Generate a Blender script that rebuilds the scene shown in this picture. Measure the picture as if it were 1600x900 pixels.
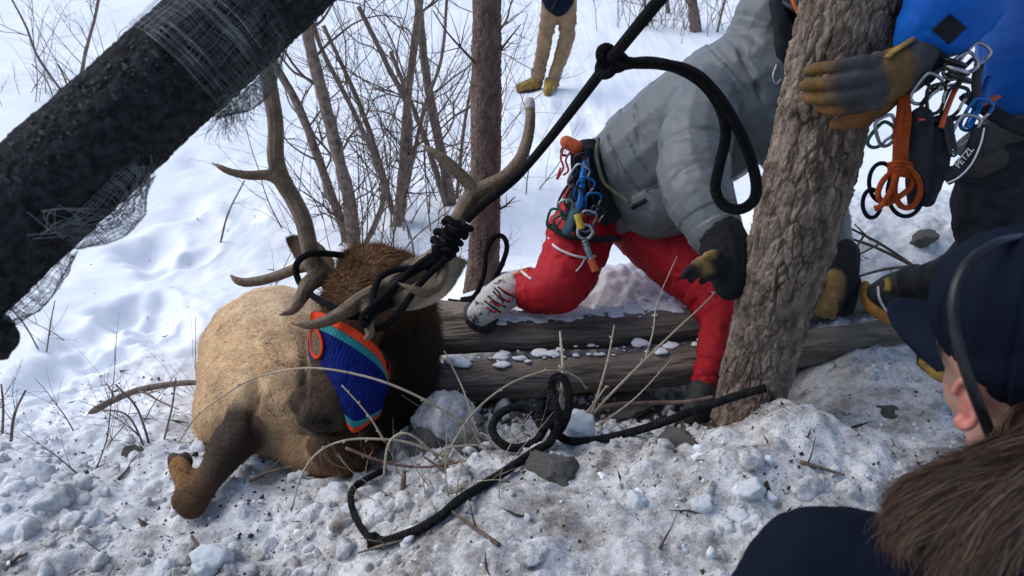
import bpy, bmesh, math, random
import numpy as np
from mathutils import Vector, Matrix, Quaternion

for _o in list(bpy.data.objects):
    bpy.data.objects.remove(_o, do_unlink=True)
random.seed(7)
RNG = np.random.default_rng(11)
SC = bpy.context.scene
COL = SC.collection

# ------------------------------------------------------------------ camera
CAM_Z = 1.55
PITCH = math.radians(30.0)
FPX = 1250.0                     # focal length in pixels of a 1600 px wide picture
cam_d = bpy.data.cameras.new('camera')
cam_d.sensor_width = 36.0
cam_d.lens = FPX / 1600.0 * 36.0
cam_d.clip_start = 0.05
cam_d.clip_end = 600.0
cam_d.dof.use_dof = True
cam_d.dof.focus_distance = 2.45
cam_d.dof.aperture_fstop = 7.0
cam = bpy.data.objects.new('camera', cam_d)
COL.objects.link(cam)
cam.location = (0, 0, CAM_Z)
cam.rotation_euler = (math.radians(90) - PITCH, 0, 0)
SC.camera = cam

# ------------------------------------------------------------------ sky and sun (pale winter overcast)
SUN_EL = math.radians(48)
SUN_AZ = math.radians(-72)       # measured from +Y towards +X : from the left, a little behind the scene
world = bpy.data.worlds.new('World')
SC.world = world
world.use_nodes = True
wn = world.node_tree
wn.nodes.clear()
w_out = wn.nodes.new('ShaderNodeOutputWorld')
w_bg = wn.nodes.new('ShaderNodeBackground')
w_sky = wn.nodes.new('ShaderNodeTexSky')
w_sky.sky_type = 'NISHITA'
w_sky.sun_disc = False
w_sky.sun_elevation = SUN_EL
w_sky.sun_rotation = SUN_AZ
w_sky.air_density = 1.0
w_sky.dust_density = 1.0
w_sky.ozone_density = 1.0
w_bg.inputs['Strength'].default_value = 0.13
wn.links.new(w_sky.outputs[0], w_bg.inputs[0])
wn.links.new(w_bg.outputs[0], w_out.inputs[0])
sun_d = bpy.data.lights.new('sun', 'SUN')
sun_d.energy = 1.35
sun_d.angle = math.radians(55)
sun_d.color = (1.0, 0.965, 0.92)
sun = bpy.data.objects.new('sun', sun_d)
COL.objects.link(sun)
_sd = Vector((math.sin(SUN_AZ) * math.cos(SUN_EL), math.cos(SUN_AZ) * math.cos(SUN_EL), math.sin(SUN_EL)))
sun.rotation_euler = _sd.to_track_quat('Z', 'Y').to_euler()
sun.location = _sd * 30
vs = SC.view_settings
vs.view_transform = 'Standard'
vs.look = 'None'
vs.exposure = 0.58
vs.gamma = 1.0
SC.render.engine = 'CYCLES'

# ------------------------------------------------------------------ placing helpers
_F = np.array((0, math.cos(PITCH), -math.sin(PITCH)))
_U = np.array((0, math.sin(PITCH), math.cos(PITCH)))
_R = np.array((1.0, 0, 0))

def P(px, py, d):
    """survey point: sight line of a photo pixel at a measured distance -> world metres"""
    return np.array((0, 0, CAM_Z)) + d * (_F + (px - 800) / FPX * _R - (py - 450) / FPX * _U)

def PL(*pts):
    return np.array([P(*p[:3]) for p in pts])

def V(a):
    return Vector((float(a[0]), float(a[1]), float(a[2])))

# ------------------------------------------------------------------ numpy noise
_perm = np.random.default_rng(3).permutation(256)
_perm = np.concatenate([_perm, _perm, _perm])
_grad = np.random.default_rng(4).normal(size=(256, 3))
_grad /= np.linalg.norm(_grad, axis=1)[:, None]

def pnoise(p):
    p = np.asarray(p, float)
    i = np.floor(p).astype(int)
    f = p - i
    u = f * f * f * (f * (f * 6 - 15) + 10)
    i &= 255
    out = np.zeros(len(p))
    for dx in (0, 1):
        wx = u[:, 0] if dx else 1 - u[:, 0]
        for dy in (0, 1):
            wy = u[:, 1] if dy else 1 - u[:, 1]
            for dz in (0, 1):
                wz = u[:, 2] if dz else 1 - u[:, 2]
                h = _perm[_perm[_perm[(i[:, 0] + dx) & 255] + ((i[:, 1] + dy) & 255)] + ((i[:, 2] + dz) & 255)]
                g = _grad[h]
                out += wx * wy * wz * (g[:, 0] * (f[:, 0] - dx) + g[:, 1] * (f[:, 1] - dy) + g[:, 2] * (f[:, 2] - dz))
    return out * 1.6

def fbm(p, octaves=4, lac=2.03, gain=0.5):
    p = np.asarray(p, float)
    a, s, t = 1.0, 0.0, 0.0
    for k in range(octaves):
        s = s + a * pnoise(p + 17.3 * k)
        t += a
        a *= gain
        p = p * lac
    return s / t

def worley(p, jitter=0.9):
    """F1, F2 of 3D cell noise"""
    p = np.asarray(p, float)
    i = np.floor(p).astype(int)
    f1 = np.full(len(p), 9.0)
    f2 = np.full(len(p), 9.0)
    for dx in (-1, 0, 1):
        for dy in (-1, 0, 1):
            for dz in (-1, 0, 1):
                c = i + np.array((dx, dy, dz))
                cc = c & 255
                h = _perm[_perm[_perm[cc[:, 0]] + cc[:, 1]] + cc[:, 2]]
                pt = c + 0.5 + jitter * 0.5 * _grad[h]
                d = np.linalg.norm(p - pt, axis=1)
                m = d < f1
                f2 = np.where(m, f1, np.minimum(f2, d))
                f1 = np.where(m, d, f1)
    return f1, f2

def sstep(a, b, x):
    t = np.clip((x - a) / (b - a), 0, 1)
    return t * t * (3 - 2 * t)

# ------------------------------------------------------------------ objects
def props(o, label=None, cat=None, group=None, kind=None):
    if label: o['label'] = label
    if cat: o['category'] = cat
    if group: o['group'] = group
    if kind: o['kind'] = kind
    return o

def thing(name, loc, label, cat, group=None):
    o = bpy.data.objects.new(name, None)
    COL.objects.link(o)
    o.location = V(loc)
    o.empty_display_size = 0.1
    return props(o, label, cat, group)

def attach(o, parent):
    if parent is not None:
        o.parent = parent
        m = Matrix.Identity(4)
        q = parent
        while q is not None:
            m = Matrix.Translation(-Vector(q.location)) @ m
            q = q.parent
        # all roots carry translation only, all parts sit at identity
        o.matrix_parent_inverse = Matrix.Translation(-Vector(parent.location)) if parent.parent is None else Matrix.Identity(4)
    return o

def mobj(name, verts, faces, mat, parent=None, smooth=True, col=None, uv=None, base=None):
    """one mesh object; vertices in world metres. Top-level meshes get their origin at their base."""
    verts = np.asarray(verts, float)
    me = bpy.data.meshes.new(name)
    off = np.zeros(3)
    if parent is None:
        off = np.array((verts[:, 0].mean(), verts[:, 1].mean(), verts[:, 2].min())) if base is None else np.asarray(base, float)
    me.from_pydata((verts - off).tolist(), [], faces if isinstance(faces, list) else faces.tolist())
    if smooth:
        me.polygons.foreach_set('use_smooth', [True] * len(me.polygons))
    if col is not None:
        at = me.color_attributes.new('Col', 'FLOAT_COLOR', 'POINT')
        c4 = np.ones((len(verts), 4), np.float32)
        c4[:, :3] = col
        at.data.foreach_set('color', c4.ravel())
    if uv is not None:
        ul = me.uv_layers.new(name='UVMap')
        li = np.zeros(len(me.loops), int)
        me.loops.foreach_get('vertex_index', li)
        ul.data.foreach_set('uv', np.asarray(uv, np.float32)[li].ravel())
    me.materials.append(mat)
    me.update()
    o = bpy.data.objects.new(name, me)
    COL.objects.link(o)
    if parent is None:
        o.location = V(off)
    else:
        attach(o, parent)
    return o

class MB:
    """collects shapes (with uv) into one mesh"""
    def __init__(s):
        s.v, s.f, s.uv, s.n = [], [], [], 0
    def add(s, v, f, uv=None):
        v = np.asarray(v, float)
        s.v.append(v)
        s.f += [tuple(int(i) + s.n for i in q) for q in f]
        s.uv.append(np.asarray(uv, float) if uv is not None else np.zeros((len(v), 2)))
        s.n += len(v)
        return s
    def tube(s, *a, **k):
        return s.add(*tube(*a, **k))
    def build(s, name, mat, parent=None, smooth=True, col=None):
        return mobj(name, np.concatenate(s.v), s.f, mat, parent, smooth, col, np.concatenate(s.uv))

def catmull(pts, n=6):
    """smooth a polyline of rows (any width)"""
    pts = np.asarray(pts, float)
    if len(pts) < 3:
        t = np.linspace(0, 1, n + 1)[:, None]
        return pts[0] * (1 - t) + pts[1] * t
    q = np.vstack([2 * pts[0] - pts[1], pts, 2 * pts[-1] - pts[-2]])
    out = []
    for i in range(1, len(q) - 2):
        p0, p1, p2, p3 = q[i - 1], q[i], q[i + 1], q[i + 2]
        for t in np.arange(n) / n:
            out.append(0.5 * (2 * p1 + (p2 - p0) * t + (2 * p0 - 5 * p1 + 4 * p2 - p3) * t * t + (3 * p1 - p0 - 3 * p2 + p3) * t ** 3))
    out.append(q[-2])
    return np.array(out)

def frames(c):
    t = np.gradient(c, axis=0)
    t /= np.maximum(np.linalg.norm(t, axis=1), 1e-9)[:, None]
    a = np.array((0, 0, 1.0)) if abs(t[0][2]) < 0.9 else np.array((1.0, 0, 0))
    nrm = np.cross(t[0], a)
    nrm /= np.linalg.norm(nrm)
    N = [nrm]
    for i in range(1, len(c)):
        nrm = nrm - t[i] * np.dot(nrm, t[i])
        l = np.linalg.norm(nrm)
        nrm = nrm / l if l > 1e-6 else N[-1]
        N.append(nrm)
    N = np.array(N)
    return t, N, np.cross(t, N)

def tube(pts, rad, seg=8, n=6, caps=True, closed=False, flat=1.0):
    """swept round (or flattened) section. pts rows xyz, rad number or list -> verts, faces, uv"""
    pts = np.asarray(pts, float)
    rad = np.full(len(pts), rad, float) if np.isscalar(rad) else np.asarray(rad, float)
    if closed:
        k = 3
        ext = np.vstack([pts[-k:], pts, pts[:k + 1]])
        er = np.concatenate([rad[-k:], rad, rad[:k + 1]])
        c = catmull(np.column_stack([ext, er]), n)
        c = c[k * n:len(c) - k * n]
        c[-1] = c[0]
    else:
        c = catmull(np.column_stack([pts, rad]), n) if n > 1 else np.column_stack([pts, rad])
    r = np.maximum(c[:, 3], 1e-4)
    c = c[:, :3]
    t, N, B = frames(c)
    m = len(c)
    ang = np.linspace(0, 2 * math.pi, seg, endpoint=False)
    ca, sa = np.cos(ang), np.sin(ang)
    v = (c[:, None] + (N[:, None] * ca[None, :, None] + B[:, None] * sa[None, :, None] * flat) * r[:, None, None]).reshape(-1, 3)
    L = np.concatenate([[0], np.cumsum(np.linalg.norm(np.diff(c, axis=0), axis=1))])
    uv = np.column_stack([np.tile(np.arange(seg) / seg, m), np.repeat(L, seg)])
    f = []
    for i in range(m - 1):
        for j in range(seg):
            k = (j + 1) % seg
            f.append((i * seg + j, i * seg + k, (i + 1) * seg + k, (i + 1) * seg + j))
    if caps and not closed:
        f.append(tuple(range(seg - 1, -1, -1)))
        f.append(tuple((m - 1) * seg + j for j in range(seg)))
    return v, f, uv

def ball(c, r, su=16, sv=10, rot=None):
    """ellipsoid"""
    r = np.full(3, r, float) if np.isscalar(r) else np.asarray(r, float)
    v = [(0, 0, -1)]
    for i in range(1, sv):
        a = -math.pi / 2 + math.pi * i / sv
        for j in range(su):
            b = 2 * math.pi * j / su
            v.append((math.cos(a) * math.cos(b), math.cos(a) * math.sin(b), math.sin(a)))
    v.append((0, 0, 1))
    v = np.array(v) * r
    if rot is not None:
        v = v @ np.asarray(rot).T
    f = []
    for j in range(su):
        f.append((0, 1 + (j + 1) % su, 1 + j))
    for i in range(sv - 2):
        for j in range(su):
            a = 1 + i * su
            f.append((a + j, a + (j + 1) % su, a + su + (j + 1) % su, a + su + j))
    a = 1 + (sv - 2) * su
    for j in range(su):
        f.append((a + j, a + (j + 1) % su, len(v) - 1))
    return v + np.asarray(c, float), f

def capsule(p0, p1, r0, r1, seg=14):
    p0, p1 = np.asarray(p0, float), np.asarray(p1, float)
    d = p1 - p0
    l = np.linalg.norm(d)
    d = d / max(l, 1e-9)
    c, r = [], []
    for a in np.linspace(-math.pi / 2 + 0.12, 0, 5):
        c.append(p0 + d * r0 * math.sin(a)); r.append(r0 * math.cos(a))
    for a in np.linspace(0, math.pi / 2 - 0.12, 5):
        c.append(p1 + d * r1 * math.sin(a)); r.append(r1 * math.cos(a))
    return tube(np.array(c), r, seg, n=1)[:2]

def rot_to(z, x=None):
    """rotation matrix whose third column is z"""
    z = np.asarray(z, float); z = z / np.linalg.norm(z)
    a = np.array((0, 0, 1.0)) if x is None else np.asarray(x, float)
    if abs(np.dot(a, z)) > 0.98: a = np.array((1.0, 0, 0))
    x_ = a - z * np.dot(a, z); x_ /= np.linalg.norm(x_)
    return np.column_stack([x_, np.cross(z, x_), z])

class Body:
    """soft body: capsules and ellipsoids fused into ONE continuous surface"""
    def __init__(s): s.m = MB(); s.bones = []
    def chain(s, pts, rad, col=None, n=3):
        pts = np.asarray(pts, float)
        rad = np.full(len(pts), rad, float) if np.isscalar(rad) else np.asarray(rad, float)
        c = catmull(np.column_stack([pts, rad]), n)
        for a, b in zip(c[:-1], c[1:]):
            s.m.add(*capsule(a[:3], b[:3], a[3], b[3]))
            s.bones.append((a[:3], b[:3], 0.5 * (a[3] + b[3]), col))
        return s
    def ell(s, c, r, rot=None, col=None):
        s.m.add(*ball(c, r, 20, 14, rot))
        s.bones.append((np.asarray(c, float), np.asarray(c, float) + 1e-4, float(np.mean(r)), col))
        return s
    def fuse(s, voxel=0.01, smooth=6, fac=0.5):
        me = bpy.data.meshes.new('tmp')
        me.from_pydata(np.concatenate(s.m.v).tolist(), [], s.m.f)
        o = bpy.data.objects.new('tmp', me)
        COL.objects.link(o)
        r = o.modifiers.new('r', 'REMESH'); r.mode = 'VOXEL'; r.voxel_size = voxel
        if smooth:
            q = o.modifiers.new('s', 'SMOOTH'); q.factor = fac; q.iterations = smooth
        bpy.context.view_layer.update()
        dg = bpy.context.evaluated_depsgraph_get()
        ev = o.evaluated_get(dg)
        mm = ev.to_mesh()
        nv = len(mm.vertices)
        v = np.zeros(nv * 3); mm.vertices.foreach_get('co', v)
        nn = np.zeros(nv * 3); mm.vertices.foreach_get('normal', nn)
        f = [tuple(p.vertices) for p in mm.polygons]
        ev.to_mesh_clear()
        bpy.data.objects.remove(o, do_unlink=True)
        bpy.data.meshes.remove(me)
        return v.reshape(-1, 3), f, nn.reshape(-1, 3)
    def near(s, v):
        """nearest bone index, length along the body, signed distance for every vertex"""
        best = np.full(len(v), 1e9); idx = np.zeros(len(v), int); tt = np.zeros(len(v))
        acc = 0.0
        for k, (a, b, r, c) in enumerate(s.bones):
            d = b - a; L = max(np.dot(d, d), 1e-12)
            t = np.clip((v - a) @ d / L, 0, 1)
            q = np.linalg.norm(v - a - t[:, None] * d, axis=1) - r
            m = q < best
            best[m] = q[m]; idx[m] = k; tt[m] = acc + t[m] * math.sqrt(L)
            acc += math.sqrt(L)
        return idx, tt, best
    def colors(s, v, soft=0.03):
        w = np.zeros(len(v)); c = np.zeros((len(v), 3))
        for (a, b, r, col) in s.bones:
            if col is None: continue
            d = b - a; L = max(np.dot(d, d), 1e-12)
            t = np.clip((v - a) @ d / L, 0, 1)
            q = np.linalg.norm(v - a - t[:, None] * d, axis=1) - r
            k = np.exp(-np.clip(q, -0.3, 3) / soft)
            w += k; c += k[:, None] * np.array(col)
        return c / np.maximum(w, 1e-30)[:, None]

def normals_of(v, f):
    n = np.zeros_like(v)
    q = np.array([t[:3] for t in f])
    fn = np.cross(v[q[:, 1]] - v[q[:, 0]], v[q[:, 2]] - v[q[:, 0]])
    for k in range(3): np.add.at(n, q[:, k], fn)
    return n / np.maximum(np.linalg.norm(n, axis=1), 1e-12)[:, None]

def pix(v):
    """photo pixel (and distance) of world points, used only while measuring shapes"""
    q = v - np.array((0, 0, CAM_Z))
    d = q @ _F
    return 800 + FPX * (q @ _R) / d, 450 - FPX * (q @ _U) / d, d

# ------------------------------------------------------------------ materials
def mat(name, color, rough=0.7, color2=None, scale=20.0, bump=0.0, bscale=None, metal=0.0, vcol=False, detail=6.0,
        spec=0.5, coords='Object', sheen=0.0, contrast=(0.35, 0.65), stretch=None, coat=0.0, sub=0.0):
    m = bpy.data.materials.new(name)
    m.use_nodes = True
    nt = m.node_tree
    b = nt.nodes['Principled BSDF']
    b.inputs['Roughness'].default_value = rough
    b.inputs['Metallic'].default_value = metal
    b.inputs['Specular IOR Level'].default_value = spec
    b.inputs['Sheen Weight'].default_value = sheen
    b.inputs['Coat Weight'].default_value = coat
    if sub:
        b.inputs['Subsurface Weight'].default_value = sub
        b.inputs['Subsurface Radius'].default_value = (0.02, 0.02, 0.02)
    tc = nt.nodes.new('ShaderNodeTexCoord')
    src = tc.outputs[coords]
    if stretch:
        mp = nt.nodes.new('ShaderNodeMapping')
        mp.inputs['Scale'].default_value = stretch
        nt.links.new(src, mp.inputs[0]); src = mp.outputs[0]
    nz = nt.nodes.new('ShaderNodeTexNoise')
    nz.inputs['Scale'].default_value = scale
    nz.inputs['Detail'].default_value = detail
    nz.inputs['Roughness'].default_value = 0.62
    nt.links.new(src, nz.inputs['Vector'])
    c1 = (*color, 1)
    c2 = (*(color2 or color), 1)
    rp = nt.nodes.new('ShaderNodeValToRGB')
    rp.color_ramp.elements[0].position, rp.color_ramp.elements[1].position = contrast
    rp.color_ramp.elements[0].color, rp.color_ramp.elements[1].color = c1, c2
    nt.links.new(nz.outputs['Fac'], rp.inputs[0])
    out = rp.outputs[0]
    if vcol:
        at = nt.nodes.new('ShaderNodeVertexColor'); at.layer_name = 'Col'
        mx = nt.nodes.new('ShaderNodeMix'); mx.data_type = 'RGBA'; mx.blend_type = 'MULTIPLY'
        mx.inputs[0].default_value = 1.0
        nt.links.new(at.outputs[0], mx.inputs[6]); nt.links.new(out, mx.inputs[7])
        out = mx.outputs[2]
    nt.links.new(out, b.inputs['Base Color'])
    if bump:
        n2 = nt.nodes.new('ShaderNodeTexNoise')
        n2.inputs['Scale'].default_value = bscale or scale * 3
        n2.inputs['Detail'].default_value = 6
        nt.links.new(src, n2.inputs['Vector'])
        bp = nt.nodes.new('ShaderNodeBump')
        bp.inputs['Strength'].default_value = bump
        bp.inputs['Distance'].default_value = 0.01
        nt.links.new(n2.outputs['Fac'], bp.inputs['Height'])
        nt.links.new(bp.outputs[0], b.inputs['Normal'])
    return m

def rope_mat(name, c1, c2, turns=1.0, pitch=0.035, rough=0.75):
    """plaited sheath: two crossing spirals from the sweep's own coordinates"""
    m = mat(name, c1, 0.92, spec=0.12)
    nt = m.node_tree; b = nt.nodes['Principled BSDF']
    tc = nt.nodes.new('ShaderNodeTexCoord')
    sp = nt.nodes.new('ShaderNodeSeparateXYZ'); nt.links.new(tc.outputs['UV'], sp.inputs[0])
    outs = []
    for sg in (1, -1):
        a = nt.nodes.new('ShaderNodeMath'); a.operation = 'MULTIPLY'; a.inputs[1].default_value = 6.2832 * 4 * sg
        nt.links.new(sp.outputs[0], a.inputs[0])
        c = nt.nodes.new('ShaderNodeMath'); c.operation = 'MULTIPLY'; c.inputs[1].default_value = 6.2832 * 4 / pitch
        nt.links.new(sp.outputs[1], c.inputs[0])
        d = nt.nodes.new('ShaderNodeMath'); d.operation = 'ADD'
        nt.links.new(a.outputs[0], d.inputs[0]); nt.links.new(c.outputs[0], d.inputs[1])
        e = nt.nodes.new('ShaderNodeMath'); e.operation = 'SINE'; nt.links.new(d.outputs[0], e.inputs[0])
        outs.append(e)
    h = nt.nodes.new('ShaderNodeMath'); h.operation = 'MAXIMUM'
    nt.links.new(outs[0].outputs[0], h.inputs[0]); nt.links.new(outs[1].outputs[0], h.inputs[1])
    bp = nt.nodes.new('ShaderNodeBump'); bp.inputs['Strength'].default_value = 1.0; bp.inputs['Distance'].default_value = 0.003
    nt.links.new(h.outputs[0], bp.inputs['Height']); nt.links.new(bp.outputs[0], b.inputs['Normal'])
    rp = nt.nodes.new('ShaderNodeValToRGB')
    rp.color_ramp.elements[0].color = (*c1, 1); rp.color_ramp.elements[1].color = (*c2, 1)
    rp.color_ramp.elements[0].position = 0.3; rp.color_ramp.elements[1].position = 0.75
    nz = nt.nodes.new('ShaderNodeTexNoise'); nz.inputs['Scale'].default_value = 60; nz.inputs['Detail'].default_value = 5
    nt.links.new(tc.outputs['Object'], nz.inputs['Vector'])
    nt.links.new(nz.outputs['Fac'], rp.inputs[0]); nt.links.new(rp.outputs[0], b.inputs['Base Color'])
    return m
# ================================================================== ground
def prof(ys, zs):
    ys, zs = np.array(ys, float), np.array(zs, float)
    def f(y):
        # smoothed piecewise profile
        s = 0
        for o in (-0.08, -0.04, 0, 0.04, 0.08): s = s + np.interp(y + o, ys, zs)
        return s / 5
    return f
FAR_Y, FAR_Z = [6, 8, 12, 20, 40, 90], [-0.72, -0.74, -0.62, 0.1, 3.0, 14.0]
_pl = prof([-4, 0, 1.0, 1.3, 1.6, 2.0, 2.5, 3.0, 4.0] + FAR_Y, [0.5, 0.22, 0.11, 0.06, -0.01, -0.17, -0.32, -0.42, -0.60] + FAR_Z)
_pc = prof([-4, 0, 1.0, 1.25, 1.5, 1.66, 1.8, 2.0, 2.2, 2.45, 2.8, 3.2, 4.0] + FAR_Y,
           [0.5, 0.3, 0.25, 0.235, 0.19, 0.14, 0.0, -0.13, -0.13, 0.02, 0.0, -0.2, -0.52] + FAR_Z)
_pr = prof([-4, 0, 1.0, 1.5, 1.8, 2.1, 2.35, 2.7, 3.2, 4.0] + FAR_Y, [0.5, 0.32, 0.22, 0.17, 0.13, 0.06, 0.08, 0.27, 0.2, -0.3] + FAR_Z)

def gbase(x, y):
    x = np.asarray(x, float); y = np.asarray(y, float)
    wl = 1 - sstep(-0.55, -0.05, x)
    wr = sstep(0.72, 1.15, x)
    z = wl * _pl(y) + (1 - wl - wr) * _pc(y) + wr * _pr(y)
    def g(cx, cy, sx, sy, a): return a * np.exp(-((x - cx) / sx) ** 2 - ((y - cy) / sy) ** 2)
    z = z + g(0.74, 1.66, 0.15, 0.14, 0.12) + g(0.55, 1.45, 0.22, 0.12, 0.05)   # snow heaped against the pine
    z = z + g(0.45, 2.62, 0.40, 0.16, 0.10)                                      # heap behind the logs
    z = z + g(-1.15, 2.05, 0.28, 0.25, 0.07) + g(-1.45, 1.62, 0.2, 0.2, 0.06)
    z = z + g(-0.25, 1.95, 0.14, 0.12, 0.12)                                     # clump beside the elk's neck
    z = z - g(-0.95, 2.55, 0.35, 0.45, 0.13)                                     # hollow under the elk
    return z

def gheight(x, y):
    x = np.asarray(x, float).ravel(); y = np.asarray(y, float).ravel()
    z = gbase(x, y)
    q = np.column_stack([x, y, np.zeros_like(x)])
    near = 1 - sstep(2.3, 3.6, y - 0.35 * np.clip(x, -1, 1))       # trampled, dirty bank
    near = np.maximum(near, 0.0)
    z = z + near * (0.045 * fbm(q * 3.1, 3) + 0.022 * fbm(q * 9.0 + 5, 3))
    z = z + 0.07 * fbm(q * 0.7 + 3, 3) * sstep(3.0, 6, y)
    z = z + (1 - near) * (0.022 * fbm(q * 5 + 9, 4) + 0.03 * fbm(q * 1.7 + 2, 2) + 0.012 * np.abs(fbm(q * 9 + 19, 3)))
    # crusty lumps
    f1, f2 = worley(q * np.array((11, 11, 1)) + 0.4)
    z = z + near * 0.040 * np.clip(0.55 - f1, 0, 1) * (0.4 + 0.9 * sstep(-0.1, 0.35, pnoise(q * 2.3 + 31)))
    f1, f2 = worley(q * np.array((27, 27, 1)) + 7.4)
    z = z + near * 0.022 * np.clip(0.6 - f1, 0, 1) * (0.3 + 1.2 * sstep(-0.2, 0.4, pnoise(q * 3.3 + 61)))
    z = z + near * 0.010 * fbm(q * 34, 3)
    # old footprints across the clean snow below
    for k, (cx, cy) in enumerate(FOOT):
        a = FA[k]
        dx = (x - cx) * math.cos(a) + (y - cy) * math.sin(a)
        dy = -(x - cx) * math.sin(a) + (y - cy) * math.cos(a)
        r = (dx / FS[k]) ** 2 + (dy / (FS[k] * 1.9)) ** 2
        z = z - FD[k] * np.exp(-r ** 2) + 0.2 * FD[k] * np.exp(-(r - 1.9) ** 2 * 2)
    return z

FOOT = []
FS = np.random.default_rng(26).uniform(0.055, 0.12, 90)
FD = np.random.default_rng(6).uniform(0.012, 0.05, 90)
FA = np.random.default_rng(16).uniform(-1.2, 1.2, 90)
_fr = np.random.default_rng(5)
def _ray(px, py, fn):
    t = np.arange(0.6, 24, 0.01)
    pts = np.array((0, 0, CAM_Z)) + t[:, None] * (_F + (px - 800) / FPX * _R - (py - 450) / FPX * _U)
    h = fn(pts[:, 0], pts[:, 1])
    k = np.argmax(pts[:, 2] < h)
    return pts[k] if pts[k, 2] < h[k] else pts[-1]
for (fx, fy) in ((250, 420), (196, 478), (290, 338), (176, 560), (262, 520), (225, 388), (128, 520), (880, 190), (905, 235), (935, 165), (960, 215), (300, 250), (845, 250), (60, 590)):
    q_ = _ray(fx, fy, gbase)
    FOOT.append((q_[0], q_[1]))
for _k in range(46):      # the trodden line down the left side, and round the standing person
    _t = _fr.random()
    if _k < 32: q_ = _ray(345 - 230 * _t + _fr.normal() * 38, 235 + 390 * _t + _fr.normal() * 12, gbase)
    else: q_ = _ray(880 + _fr.normal() * 60, 190 + _fr.normal() * 38, gbase)
    FOOT.append((q_[0], q_[1]))

def G(px, py):
    """ground point seen at a photo pixel"""
    return _ray(px, py, gheight)

def gz(x, y):
    return float(gheight([x], [y])[0])

def graded(lo, hi, a, b, step, ratio=1.13, cap=6.0):
    c = list(np.arange(a, b, step))
    s, x = step, a
    left = []
    while x > lo:
        s = min(s * ratio, cap); x -= s; left.append(x)
    s, x = step, c[-1]
    right = []
    while x < hi:
        s = min(s * ratio, cap); x += s; right.append(x)
    return np.array(left[::-1] + c + right)

gx = graded(-70, 70, -1.75, 1.75, 0.0095, 1.06)
gy = graded(-8, 120, 0.95, 3.1, 0.0095, 1.035)
GX, GY = np.meshgrid(gx, gy)
GZ = gheight(GX, GY)
nx, ny = len(gx), len(gy)
ii = np.arange((ny - 1) * nx).reshape(ny - 1, nx)[:, :-1].ravel()
gf = np.column_stack([ii, ii + 1, ii + nx + 1, ii + nx])

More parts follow.
